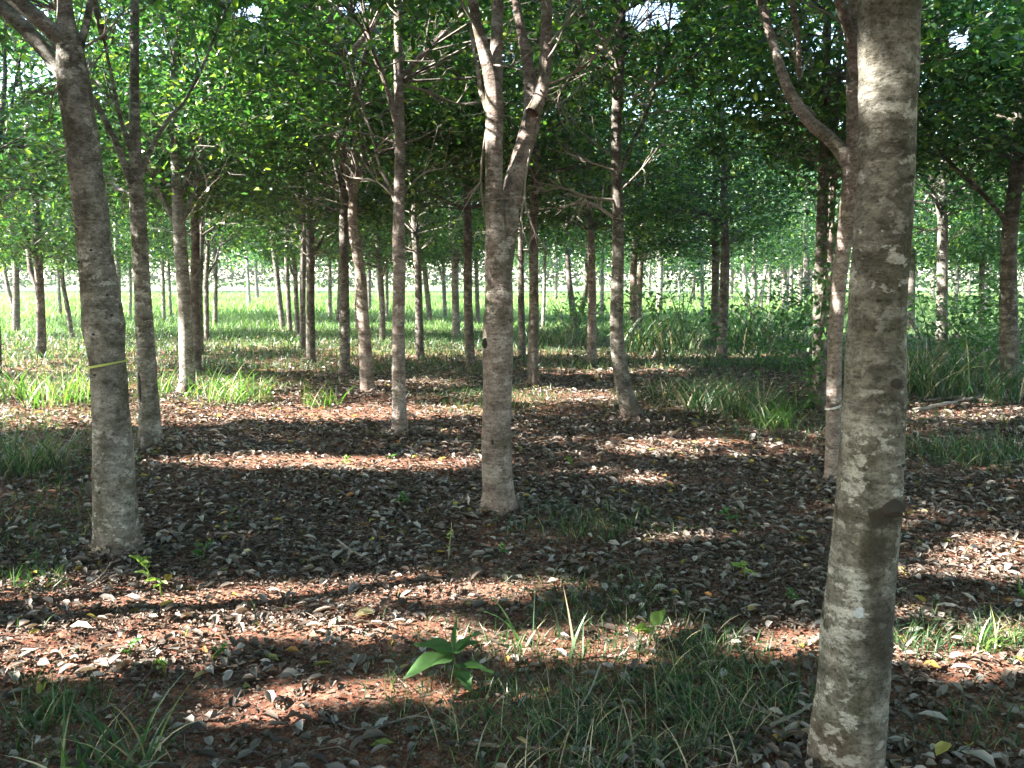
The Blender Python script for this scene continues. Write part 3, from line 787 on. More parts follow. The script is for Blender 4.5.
def build_tree(t, idx):
    r = np.random.default_rng(100 + idx)
    Y, x = t["Y"], t["x"]
    hero = t.get("hero", 0)
    z0 = float(gz(x, Y))
    root = empty("plantation_tree", (x, Y, z0))
    tag(root, t["l"], "tree", "plantation trees standing in the leaf litter and grass")
    P = [np.array(p) for p in t["P"]]; R = list(t["R"])
    # depth wander so that the trunk is not a flat tracing
    for k in range(1, len(P)):
        if hero != 2: P[k][1] += 0.05 * math.sin(P[k][2] * 1.3 + idx)
    # keep the first point just under the ground with a flare
    b = P[0].copy(); b[2] = min(b[2], z0) - 0.12
    R[0] *= 0.9
    P = [b] + P; R = [R[0]] + R
    if hero != 2:
        P[1][2] = z0 - 0.01
    zt = (7.2 if Y < 13 else 8.6) + r.uniform(-.6, .9)
    Pt, Rt = extend_up(P, R, zt - 0.8, r)
    g = Geo()
    near = Y < 13
    sides, step, lump = (72, 0.014, 0.08) if hero == 2 else (40, 0.025, 0.10) if hero else (14, 0.10, 0.10) if near else (8, 0.3, 0.06)
    sp, sr = smooth_path(np.array(Pt), np.array(Rt), step)
    g.tube(sp, sr, sides, lump, idx, flare=z0 if near and hero != 2 else None)
    tr = g.build("trunk", t["b"], root, root.location)
    skel = [p for p in sp[::max(1, int(0.3 / step))] if p[2] > 1.6]
    for lb in t.get("limbs", []):
        LP, LR = [], []
        side = r.choice([-1, 1])
        for k, (a, bb, w) in enumerate(lb):
            q, sc = at_depth(a, bb, Y)
            q = np.array(q); q[1] += 0.05 * math.sin(q[2] * 1.3 + idx) + side * 0.10 * k * (0.5 if hero else 1)
            LP.append(q); LR.append(w / 2 * sc / F)
        if LP[-1][2] > 2.9 or near:
            LP, LR = extend_up(LP, LR, min(zt - 1.5, 5.0), r)
        g2 = Geo()
        s2, r2 = smooth_path(np.array(LP), np.array(LR), step * 1.2)
        g2.tube(s2, r2, max(6, int(sides * 0.7)), lump, idx + 7)
        lo = g2.build("limb", t["b"], root, root.location)
        skel += [p for p in s2[::max(1, int(0.3 / (step * 1.2)))]]
    # procedural limbs in the crown
    zs = np.array(skel)
    g3 = Geo()
    nl = 6 if near else 4
    for k in range(nl):
        c = zs[(zs[:, 2] > t["zb"] - 0.4) & (zs[:, 2] < zt - 1.5)]
        if len(c) == 0: break
        s = c[r.integers(len(c))]
        a = r.uniform(0, 2 * math.pi)
        d = np.array([math.cos(a) * 0.62, math.sin(a) * 0.62, 0.85])
        LP, LR = [s], [0.028 if near else 0.02]
        for q in range(6):
            d = unit(d + r.normal(0, 0.12, 3))
            LP.append(LP[-1] + d * 0.36); LR.append(LR[-1] * 0.85)
        g3 = Geo(); g3.tube(LP, LR, 6)
        g3.build("branch", t["b"], root, root.location)
        skel += LP[1:]
    for tt in t.get("twigs", []):
        tw = Geo()
        LP, LR = [], []
        side = r.choice([-1, 1])
        for k, (a, bb, w) in enumerate(tt):
            q, sc = at_depth(a, bb, Y); q = np.array(q); q[1] += side * 0.12 * k
            LP.append(q); LR.append(w / 2 * sc / F)
        tw.tube(LP, LR, 6, step=0.08)
        for q, rd in zip(LP[1:], LR[1:]):
            dd = unit(q - LP[0])
            for kk in range(3):
                bare_twig(tw, q, unit(dd + r.normal(0, 0.5, 3)), r.uniform(0.15, 0.45), rd * 0.7, r, 1)
        tw.build("dead_branch", TWIG, root, root.location)
    # dead twigs low in the crown
    if 5.5 < Y < 20:
        for k in range(16 if near else 8):
            hz = r.uniform(t["zb"] - 0.9, t["zb"] + 1.0)
            s = zs[np.abs(zs[:, 2] - hz).argmin()]
            a = r.uniform(0, 2 * math.pi)
            d = np.array([math.cos(a), math.sin(a), r.uniform(0.1, 0.9)])
            tw = Geo(); bare_twig(tw, s, unit(d), r.uniform(0.4, 1.1), 0.009, r)
            tw.build("dead_twig", TWIG, root, root.location)
    top = Pt[-1]
    far = Y > 20
    nleaf = 8000 if Y < 10 else 17500 if Y < 30 else 9000
    make_crown(root, skel, (x + top[0]) / 2, Y, t["zb"] + (r.uniform(-.35, .35) if Y > 12 else 0), zt, 1.75 if near else 1.9, 130 if Y < 13 else 200, nleaf, 0.095 if Y < 12 else 0.086 if not far else 0.125, r, twigs=not far)
    return root, tr


HERO = {}
for i, t in enumerate(TREES):
    root, tr = build_tree(t, i)
    HERO[t["l"][:12]] = (root, tr, t)

# trees out of view to the left and behind: they cast the shade that falls across the ground
for i, (x, y, where) in enumerate(EXTRA):
    r = np.random.default_rng(900 + i)
    root = empty("plantation_tree", (x, y, 0))
    if where == 'right':
        tag(root, "plantation tree just beyond the right edge, its leaves reaching in", "tree", "trees beyond the right edge of the view")
    elif where == 'left':
        tag(root, "plantation tree beyond the left edge, shading the leaf litter", "tree", "trees beyond the left edge of the view")
    else:
        tag(root, "unseen plantation tree around the viewpoint, added to deepen the shade", "tree", "trees around the viewpoint")
    P = [np.array([x, y, -0.1]), np.array([x, y, 0.1]), np.array([x + r.normal(0, .1), y + r.normal(0, .1), 2.5])]
    P, R = extend_up(P, [0.13, 0.10, 0.075], 6.5, r)
    g = Geo(); g.tube(P, R, 10, 0.08, i)
    g.build("trunk", BARK, root, root.location)
    skel = [p for p in P if p[2] > 2]
    make_crown(root, skel, x, y, 3.2 if where == 'behind' else 2.5, 7.6 if y < 13 else 9.5, 1.9, 110, 11000 if abs(y - 0.4) < 1.2 and -10 < x < -3 else 8500, 0.115, r, twigs=False)

# distant trees: three kinds, copied
protos = []
for k in range(3):
    r = np.random.default_rng(700 + k)
    root = empty("distant_tree", (0, 0, 0))
    P, R = extend_up([np.array([0, 0, -0.2]), np.array([0, 0, 0.2]), np.array([r.normal(0, .12), 0, 2.6])], [0.14, 0.11, 0.085], 6.5, r)
    g = Geo(); g.tube(P, R, 7)
    for q in range(3):
        a = r.uniform(0, 6.3); s = P[2 + q % 2]
        g.tube([s, s + np.array([math.cos(a) * .5, math.sin(a) * .5, .9]), s + np.array([math.cos(a) * .8, math.sin(a) * .8, 2.2])], [.05, .04, .02], 6)
    g.build("trunk", BARKD if k else BARK, root)
    make_crown(root, P, 0, 0, 2.3, 9.0, 1.9, 80, 3400, 0.19, r, cull=False, material=LEAF, twigs=False)
    protos.append(root)


def copy_thing(o, loc, rz, sc, label, group):
    c = o.copy(); COL.objects.link(c)
    c.location = loc; c.rotation_euler = (0, 0, rz); c.scale = (sc, sc, sc)
    tag(c, label, o.get("category", "tree"), group)
    for ch in o.children:
        d = ch.copy(); COL.objects.link(d); d.parent = c
    return c


far_spots = []
r = np.random.default_rng(5)
for j, y in enumerate(np.arange(36, 60, 4.2)):
    for i in range(-14, 15):
        x = i * 3.3 + r.uniform(-.9, .9)
        if abs(x) > 0.66 * y + 2: continue
        # a sunny clearing behind the left and middle, denser rows on the right
        dens = 0.10 if x < 0.12 * y else 0.40
        if j > 3: dens += 0.2
        if r.uniform() < dens: far_spots.append((x, y + r.uniform(-1, 1)))
used = set()
for i, (x, y) in enumerate(far_spots):
    k = i % 3
    if k not in used:
        used.add(k); o = protos[k]; o.location = (x, y, 0)
        tag(o, "small distant tree in the bright rows beyond the clearing", "tree", "distant trees in the bright rows")
    else:
        copy_thing(protos[k], (x, y, 0), r.uniform(0, 6.28), r.uniform(0.85, 1.15), "small distant tree in the bright rows beyond the clearing", "distant trees in the bright rows")

# far woods closing the view
r = np.random.default_rng(77)
n = 170000
x = r.uniform(-90, 90, n); y = r.uniform(78, 92, n)
hgt = 13 + 6 * fbm(x * 0.12, y * 0.02, 61)
z = hgt * r.uniform(0.02, 1, n) ** 0.8
V, Q = leaves(np.stack([x, y, z], -1), 0.44, 0.30, 0.2, r)
tag(link_mesh("far_woods", V, Q, 4, FARLEAF), "hazy wood closing the view beyond the sunny field", "woods", kind="stuff")

# ---------------------------------------------------------------- details on trunks
def band(name, px, py, tree, mat_, label, cat, thick=0.008, hgt=0.018):
    """thin ring round a trunk"""
    Y = tree["Y"]
    sp, sr = smooth_path(np.array([tuple(p) for p in tree["P"]]), np.array(tree["R"]), 0.05)
    q, _ = at_depth(px, py, Y)
    k = np.abs(sp[:, 2] - q.z).argmin()
    c, rad = sp[k], sr[k] * 1.07 + thick
    th = np.linspace(0, 2 * math.pi, 40, endpoint=False)
    V = []
    for dz, dr in ((-hgt, 0), (hgt, 0), (hgt, -thick), (-hgt, -thick)):
        V.append(np.stack([np.cos(th) * (rad + dr), np.sin(th) * (rad + dr), dz * (1 + .2 * np.sin(3 * th)) + 0.018 * np.cos(th)], -1))
    V = np.concatenate(V); i = np.arange(40); j = (i + 1) % 40
    Q = np.concatenate([np.stack([i + 40 * a, j + 40 * a, j + 40 * b, i + 40 * b], -1) for a, b in ((0, 1), (1, 2), (2, 3), (3, 0))])
    o = link_mesh(name, V, Q, 4, mat_, smooth=False)
    o.location = (c[0], c[1] + 0.05 * math.sin(c[2] * 1.3 + tree["i"]), c[2])
    tag(o, label, cat)


for i, t in enumerate(TREES): t["i"] = i
T = {}
for t in TREES:
    T[t["l"]] = t
taped = TREES[0]
near_t = [t for t in TREES if t.get("hero") == 2][0]
tall_t = [t for t in TREES if t["l"].startswith("tall straight")][0]
pink_t = [t for t in TREES if t["l"].startswith("pinkish")][0]
cent_t = [t for t in TREES if t["l"].startswith("central tree")][0]
split_t = [t for t in TREES if t["l"].startswith("slender trunk with")][0]
band("tape_band", 103, 367, taped, TAPE, "yellow green tape tied around the thick left trunk", "tape", 0.003, 0.005)
band("wire_band", 837, 404, pink_t, WTAPE, "pale band around the pinkish trunk behind the nearest one", "band", 0.004, 0.007)


def on_trunk(tree, px, py):
    """surface point of a trunk seen at a pixel and outward direction"""
    i, Y = tree["i"], tree["Y"]
    sp, sr = smooth_path(np.array([tuple(p) for p in tree["P"]]), np.array(tree["R"]), 0.05)
    q, _ = at_depth(px, py, Y)
    k = np.abs(sp[:, 2] - q.z).argmin()
    dx = max(-0.95, min(0.95, (q.x - sp[k][0]) / sr[k]))
    nrm = np.array([dx, -math.sqrt(1 - dx * dx), 0])
    c = sp[k] + np.array([0, (0.0 if tree.get('hero') == 2 else 0.05) * math.sin(sp[k][2] * 1.3 + i), 0])
    return c, nrm, sr[k]


def patch(tree, px, py, wx, hz, bulge, m, name, seed, label=None):
    """irregular raised patch hugging the trunk"""
    root = HERO[tree["l"][:12]][0]
    c, nrm, rad = on_trunk(tree, px, py)
    a0 = math.atan2(nrm[1], nrm[0])
    na, nr = 28, 7
    V, Q = [], []
    for k in range(nr + 1):
        f = k / nr
        for j in range(na):
            a = 2 * math.pi * j / na
            rad2 = f * (0.75 + 0.5 * float(fbm(2 + math.cos(a) * 1.6, 2 + math.sin(a) * 1.6, seed)))
            da = rad2 * math.cos(a) * wx / rad; dz = rad2 * math.sin(a) * hz
            rr = rad * 1.02 + bulge * (1 - f ** 3) * (0.25 + 1.5 * float(fbm(da * 9 + 5, dz * 110 + 5, seed + 3, 4))) - (0.02 if f > 0.95 else 0)
            V.append((c[0] + math.cos(a0 + da) * rr, c[1] + math.sin(a0 + da) * rr, c[2] + dz))
    for k in range(nr):
        for j in range(na):
            Q.append((k * na + j, k * na + (j + 1) % na, (k + 1) * na + (j + 1) % na, (k + 1) * na + j))
    o = link_mesh(name, np.array(V) - np.array(root.location), np.array(Q), 4, m, root, True)
    if label: o["label"] = label


patch(near_t, 845, 604, 0.020, 0.021, 0.003, LICHEN, "lichen_patch", 2)
patch(near_t, 878, 508, 0.045, 0.030, 0.022, SCAR, "branch_scar", 3)
patch(near_t, 884, 375, 0.020, 0.016, 0.008, SCAR, "branch_scar", 4)
patch(cent_t, 486, 338, 0.020, 0.035, 0.018, SCAR, "knot", 5)
patch(cent_t, 493, 440, 0.008, 0.02, 0.012, SCAR, "knot", 6)
patch(split_t, 141, 385, 0.020, 0.14, 0.006, SCAR, "bark_split", 7)
for k, (a, b) in enumerate([(82, 262), (95, 248), (98, 330), (92, 392), (113, 316), (86, 404), (99, 376), (109, 296), (107, 490), (80, 230)]):
    patch(taped, a, b, 0.007, 0.007, 0.008, SCAR, "knot", 20 + k)
for k, (a, b) in enumerate([(868, 295), (890, 470), (862, 560), (880, 640), (900, 180)]):
    patch(near_t, a, b, 0.010, 0.006, 0.005, SCAR, "knot", 50 + k)

# ---------------------------------------------------------------- leaf litter
def inview(r, n, y0, y1, power=1.0):
    t = r.uniform(0, 1, n)
    y = np.sqrt(y0 ** 2 + t * (y1 ** 2 - y0 ** 2))
    x = r.uniform(-1, 1, n) * (0.66 * y + 0.8)
    return x, y


GRASSY = [  # px, py, rx, ry : patches of short grass
    (30, 450, 110, 40), (40, 520, 80, 30), (150, 385, 160, 22), (560, 690, 170, 70), (690, 690, 130, 60), (90, 745, 90, 26), (60, 700, 70, 20),
    (980, 450, 90, 26), (600, 530, 90, 16), (590, 610, 90, 30), (830, 420, 110, 26), (700, 400, 90, 20), (930, 640, 60, 20), (1000, 640, 50, 22), (980, 735, 60, 25),
    (450, 350, 300, 26), (120, 345, 260, 32), (800, 355, 300, 30), (480, 400, 70, 14), (30, 580, 40, 12),
]


def grassiness(x, y):
    u, v = to_px(x, y)
    m = np.zeros(len(x))
    for cx, cy, rx, ry in GRASSY:
        m = np.maximum(m, np.clip(1.5 - np.hypot((u - cx) / rx, (v - cy) / ry), 0, 1))
    m = np.maximum(m, np.clip((y - 14) / 8, 0, 1))
    return m * (0.35 + 1.1 * fbm(x * 0.9, y * 0.9, 31)), u, v


r = np.random.default_rng(21)
Vs, Qs, nv = [], [], 0
parts_ = []
for (n, y0, y1, ls, wd) in ((1600, 1.4, 6.5, 0.085, 0.042), (18000, 1.4, 6.5, 0.060, 0.028), (60000, 1.4, 6.5, 0.026, 0.014), (60000, 1.4, 4.6, 0.012, 0.008), (4000, 6.5, 13, 0.10, 0.05), (42000, 6.5, 13, 0.060, 0.030), (60000, 6.5, 13, 0.034, 0.018), (34000, 13, 24, 0.085, 0.05)):
    x, y = inview(r, n, y0, y1)
    gm, u, v = grassiness(x, y)
    dens = 0.50 + 0.75 * np.clip((fbm(x * 0.7, y * 1.6, 33) - 0.30) * 3.0, 0, 1)
    # bare red soil strips in the sun bands
    bare = np.clip(1.5 - np.hypot((u - 400) / 230, (v - 588) / 17), 0, 1)
    for cx, cy, rx, ry in ((180, 598, 190, 12), (230, 634, 150, 9), (340, 463, 150, 8), (500, 625, 130, 22), (60, 640, 120, 14), (330, 690, 140, 12), (780, 645, 70, 18), (240, 700, 60, 20), (300, 412, 90, 8), (950, 600, 90, 15), (500, 521, 30, 8), (560, 396, 60, 6), (940, 410, 80, 10)):
        bare = np.maximum(bare, np.clip(1.4 - np.hypot((u - cx) / rx, (v - cy) / ry), 0, 1))
    keep = r.uniform(0, 1, n) < dens * (1 - (0.85 if ls > 0.04 else 0.45) * bare) * (1 - 0.6 * np.clip(gm, 0, 1))
    x, y = x[keep], y[keep]
    P = np.stack([x, y, gz(x, y) + r.uniform(0.004, 0.03, len(x))], -1)
    V, Q = leaves(P, ls, wd, 0.0, r, upness=1.2, fold=0.35, curl=0.35, tilt=0.24)
    parts_.append(np.full(len(Q), 1 if ls < 0.04 else 0))
    Vs.append(V); Qs.append(Q + nv); nv += len(V)
for bx, by, _s1 in BASES:       # leaves drifted against the trunk feet
    k = 260
    a = r.uniform(0, 6.283, k); d = 0.09 + np.abs(r.normal(0, 0.13, k))
    x, y = bx + np.cos(a) * d, by + np.sin(a) * d
    P = np.stack([x, y, gz(x, y) + r.uniform(0.004, 0.035, k) + 0.02 * np.exp(-(d - 0.09) / 0.05)], -1)
    V, Q = leaves(P, 0.05, 0.026, 0.0, r, upness=1.1, fold=0.35, curl=0.35, tilt=0.4)
    parts_.append(np.zeros(len(Q)) + (r.uniform(0, 1, len(Q)) < 0.0))
    Vs.append(V); Qs.append(Q + nv); nv += len(V)
tag(link_mesh("leaf_litter", np.concatenate(Vs), np.concatenate(Qs), 4, None, None, True, [LITTER, FRAG], np.concatenate(parts_)), "dry grey brown leaves scattered over the red soil", "leaf litter", kind="stuff")

# short grass; the sunny field's is paler
for nm, layers, m_, lab in (
    ("grass", ((26000, 1.4, 4.5, 0.09, 0.0045), (52000, 4.5, 14, 0.12, 0.007), (70000, 13, 30, 0.17, 0.014)), GRASS, "short green grass growing through the leaf litter"),
    ("field_grass", ((16000, 20, 31, 0.22, 0.018), (70000, 30, 75, 0.36, 0.045)), FIELDG, "pale sunlit grass of the field beyond the trees")):
    Vs, Qs, nv = [], [], 0
    for (n, y0, y1, h, w) in layers:
        x, y = inview(r, n, y0, y1)
        gm, u, v = grassiness(x, y)
        keep = r.uniform(0, 1, n) < np.clip(gm * 1.3 - 0.15, 0.015, 1)
        x, y = x[keep], y[keep]
        hh = h * r.uniform(0.4, 1.3, len(x)) * (0.6 + 0.8 * fbm(x * 0.8, y * 0.8, 35))
        P = np.stack([x, y, gz(x, y) - 0.005], -1)
        V, Q = blades(P, hh, np.full(len(x), w), r.uniform(0.3, 1.5, len(x)), r, 3)
        Vs.append(V); Qs.append(Q + nv); nv += len(V)
    tag(link_mesh(nm, np.concatenate(Vs), np.concatenate(Qs), 4, m_), lab, "grass", kind="stuff")

# small dry stems and twiglets lying about
r = np.random.default_rng(23)
g = Geo()
x, y = inview(r, 1500, 1.5, 8)
for a, b in zip(x, y):
    L = r.uniform(0.04, 0.22); th = r.uniform(0, 6.28); z = float(gz(a, b)) + 0.012
    d = np.array([math.cos(th), math.sin(th), r.uniform(-0.05, 0.15)])
    p = np.array([a, b, z])
    g.tube([p, p + d * L * .5 + r.normal(0, .008, 3), p + d * L], [0.0017, 0.0015, 0.0009], 3)
tag(g.build("twig_debris", TWIG), "tiny dry twigs strewn over the leaf litter", "twigs", kind="stuff")


# ---------------------------------------------------------------- grass clumps, bushes, seedlings, sticks
def grass_clump(px, py, h, spread, n, w, label, material=GRASS, dry=0.15, seed=0, lean=1.3):
    r = np.random.default_rng(seed)
    c = ground_pt(px, py)
    root = empty("grass_clump", (c.x, c.y, float(gz(c.x, c.y))))
    tag(root, label, "grass clump", "separate clumps of long grass")
    for nm, m, k in (("green_blades", material, int(n * (1 - dry))), ("dry_blades", STRAW, int(n * dry))):
        if k < 1: continue
        a = r.uniform(0, 6.283, k); rr = spread * np.sqrt(r.uniform(0, 1, k)) * 0.45
        P = np.stack([np.cos(a) * rr, np.sin(a) * rr, np.full(k, -0.015)], -1)
        V, Q = blades(P, h * r.uniform(0.5, 1.25, k), w * r.uniform(0.6, 1.3, k), r.uniform(0.4, 1.0, k) * lean, r, 6)
        link_mesh(nm, V, Q, 4, m, root)


grass_clump(640, 735, 0.21, 0.80, 520, 0.0042, "largest grass clump filling the bottom centre, dark blades with dry stems", seed=1, dry=0.22, lean=1.9)
grass_clump(535, 740, 0.19, 0.70, 300, 0.004, "grass clump at the bottom edge left of the largest one", seed=2, dry=0.25, lean=1.9)
grass_clump(730, 705, 0.20, 0.65, 330, 0.0042, "grass clump between the largest one and the nearest trunk", seed=3, dry=0.22, lean=1.9)
grass_clump(545, 655, 0.30, 0.35, 16, 0.009, "few long arching blades beside the broad leaved seedling", seed=4, dry=0.1)
grass_clump(690, 650, 0.16, 0.50, 200, 0.004, "low grass clump right of the lime green leaf", seed=5)
grass_clump(110, 775, 0.30, 0.30, 60, 0.009, "grass clump at the bottom left corner with a long leaning blade", seed=6)
grass_clump(45, 715, 0.17, 0.22, 46, 0.008, "small grass tuft near the left edge low in the foreground", seed=7)
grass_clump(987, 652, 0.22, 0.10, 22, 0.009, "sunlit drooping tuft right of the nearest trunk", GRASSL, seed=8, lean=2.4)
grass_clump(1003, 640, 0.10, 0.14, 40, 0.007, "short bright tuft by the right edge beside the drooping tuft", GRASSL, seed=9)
grass_clump(915, 640, 0.12, 0.25, 90, 0.005, "low dark tuft touching the right side of the nearest trunk", seed=10)
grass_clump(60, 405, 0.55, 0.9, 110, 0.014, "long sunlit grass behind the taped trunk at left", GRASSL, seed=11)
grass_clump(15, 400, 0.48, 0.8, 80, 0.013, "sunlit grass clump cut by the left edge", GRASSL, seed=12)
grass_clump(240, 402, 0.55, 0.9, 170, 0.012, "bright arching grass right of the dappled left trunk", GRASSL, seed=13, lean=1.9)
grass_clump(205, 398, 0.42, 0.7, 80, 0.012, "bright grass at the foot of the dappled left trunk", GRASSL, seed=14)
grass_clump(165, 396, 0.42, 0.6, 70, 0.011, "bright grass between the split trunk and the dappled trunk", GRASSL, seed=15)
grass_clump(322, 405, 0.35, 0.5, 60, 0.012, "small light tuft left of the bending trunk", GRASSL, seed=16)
grass_clump(20, 470, 0.42, 0.7, 260, 0.010, "dark grass clump left of the taped trunk", seed=17)
grass_clump(740, 412, 0.55, 1.4, 360, 0.013, "wide dark clump of guinea grass left of the vine covered trunk", seed=18, lean=1.7)
grass_clump(690, 400, 0.42, 1.2, 180, 0.013, "dark grass clump right of the curved base trunk", seed=19, lean=1.7)
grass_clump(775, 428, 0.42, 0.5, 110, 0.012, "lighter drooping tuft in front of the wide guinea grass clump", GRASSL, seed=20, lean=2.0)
grass_clump(960, 398, 0.8, 1.8, 320, 0.016, "tall dark grass between the patched trunk and the right edge trunk", seed=21)
grass_clump(905, 392, 0.75, 1.4, 240, 0.016, "tall dark grass showing right of the nearest trunk", seed=22)
grass_clump(660, 352, 1.0, 2.0, 300, 0.022, "tall grass behind the crossing pair of trunks", seed=23)
grass_clump(760, 350, 1.0, 2.2, 320, 0.022, "tall grass behind and right of the close pair of trunks", seed=24)
grass_clump(560, 345, 0.7, 1.8, 200, 0.02, "grass clump around the foot of the V shaped trunk", seed=25)
grass_clump(970, 455, 0.25, 1.0, 420, 0.006, "patch of low green grass near the right edge", seed=26)
grass_clump(595, 535, 0.16, 0.45, 130, 0.005, "small grass patch in the litter right of the central tree", seed=27)
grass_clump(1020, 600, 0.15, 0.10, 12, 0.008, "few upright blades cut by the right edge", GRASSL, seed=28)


def bush(px, py, h, rad, nclump, nleaf, ls, label, material=BUSH, seed=0, name="bush"):
    r = np.random.default_rng(3000 + seed)
    c = ground_pt(px, py)
    root = empty(name, (c.x, c.y, 0))
    tag(root, label, "bush", "bushes under the trees")
    g = Geo(); sk = []
    for k in range(5):
        a = r.uniform(0, 6.28)
        P = [np.array([c.x, c.y, -0.05])]
        for q in range(5):
            P.append(P[-1] + np.array([math.cos(a) * rad * .14, math.sin(a) * rad * .14, h * .19]) + r.normal(0, .03, 3))
        g.tube(P, [0.016, .014, .012, .01, .007, .004], 5)
        sk += P
    g.build("stem", BARKD, root, root.location)
    make_crown(root, sk, c.x, c.y, h * 0.18, h, rad, nclump, int(nleaf * 0.6), ls, r, cull=False, material=material, twigs=False, sq=0.8)


bush(684, 330, 2.6, 0.9, 26, 1000, 0.13, "leafy sapling with light green leaves in the gap left of the close pair", seed=1)
bush(648, 348, 1.3, 1.1, 20, 800, 0.12, "dark bush behind the crossing pair of trunks", seed=2)
bush(575, 342, 1.1, 1.2, 20, 800, 0.12, "low bush around the V shaped trunk", seed=3)
bush(790, 368, 1.5, 1.5, 30, 1400, 0.11, "large dark bush left of the vine covered trunk", seed=4)
bush(930, 366, 1.4, 1.4, 30, 1300, 0.11, "dark bush behind the patched trunk at right", seed=5)
bush(985, 372, 1.3, 1.3, 30, 1300, 0.11, "dark bush left of the right edge trunk", seed=6)
bush(760, 340, 1.5, 1.6, 30, 1100, 0.13, "bush mass behind the close pair at right", seed=7)
bush(965, 330, 2.2, 1.6, 36, 1300, 0.14, "taller bush further back between the two right trunks", seed=8)
bush(1040, 350, 2.4, 1.6, 36, 1300, 0.13, "bush behind the right edge trunk cut by the picture edge", seed=9)


def vine():
    t = [t for t in TREES if t["l"].startswith("dark vine")][0]
    r = np.random.default_rng(61)
    sp, sr = smooth_path(np.array([tuple(p) for p in t["P"]]), np.array(t["R"]), 0.05)
    sel = (sp[:, 2] > 0.1) & (sp[:, 2] < 3.2)
    sp, sr = sp[sel], sr[sel]
    ang = np.linspace(3.5, 6.5, len(sp))
    path = sp + np.stack([np.cos(ang), np.sin(ang), 0 * ang], -1) * (sr * 1.12)[:, None]
    root = empty("climbing_vine", tuple(path[0]))
    tag(root, "leafy vine climbing the dark trunk right of centre", "vine")
    g = Geo(); g.tube(path[::3], [0.006] * len(path[::3]), 5)
    g.build("stem", BARKD, root, root.location)
    P = path[r.integers(0, len(path), 420)] + r.normal(0, 0.07, (420, 3)) + np.array([0, -0.03, 0])
    V, Q = leaves(P, 0.075, 0.05, 0.7, r)
    link_mesh("leaves", V - np.array(root.location), Q, 4, BUSH, root)


vine()


def big_leaf(base, d, L, w, r, sag=0.25):
    """one broad leaf as a curved surface with a midrib fold"""
    d = unit(np.array(d, float)); sd = unit(np.cross(d, [0, 0, 1])); up = np.cross(sd, d)
    nl, nw = 9, 4
    V, Q = [], []
    for i in range(nl + 1):
        t = i / nl
        ww = w * 0.5 * (math.sin(math.pi * t ** 0.75) ** 0.8 if 0 < t < 1 else 0.02)
        for j in range(-nw, nw + 1):
            s = j / nw
            V.append(np.array(base) + d * L * t + sd * ww * s + up * (abs(s) * ww * 0.28 - sag * L * t * t + 0.006 * math.sin(9 * t + 3 * s)))
    m = 2 * nw + 1
    for i in range(nl):
        for j in range(m - 1):
            Q.append((i * m + j, i * m + j + 1, (i + 1) * m + j + 1, (i + 1) * m + j))
    return np.array(V), np.array(Q)


def seedling(px, py, h, leafset, label, material=SEED, seed=0):
    """leafset: (height fraction, yaw deg, pitch deg, length, width)"""
    r = np.random.default_rng(4000 + seed)
    c = ground_pt(px, py); z = float(gz(c.x, c.y))
    root = empty("seedling", (c.x, c.y, z))
    tag(root, label, "seedling", "seedlings in the leaf litter")
    g = Geo()
    stem = [np.array([0, 0, -0.02]), np.array([r.normal(0, .01), 0, h * .5]), np.array([r.normal(0, .02), 0, h])]
    g.tube(stem, [0.004, 0.003, 0.002], 6, step=0.02)
    g.build("stem", material, root)
    for hf, yw, pt, L, w in leafset:
        b = stem[1] * (1 - abs(hf - .5) * 2) + (stem[2] if hf > .5 else stem[0]) * abs(hf - .5) * 2
        a, p = math.radians(yw), math.radians(pt)
        V, Q = big_leaf(b, (math.cos(a) * math.cos(p), math.sin(a) * math.cos(p), math.sin(p)), L, w, r)
        link_mesh("leaf", V, Q, 4, material, root, True)


def leafset(r, n, L, w):
    return [(r.uniform(0.4, 1), r.uniform(0, 360), r.uniform(0, 55), L * r.uniform(0.7, 1.2), w * r.uniform(0.7, 1.2)) for _ in range(n)]


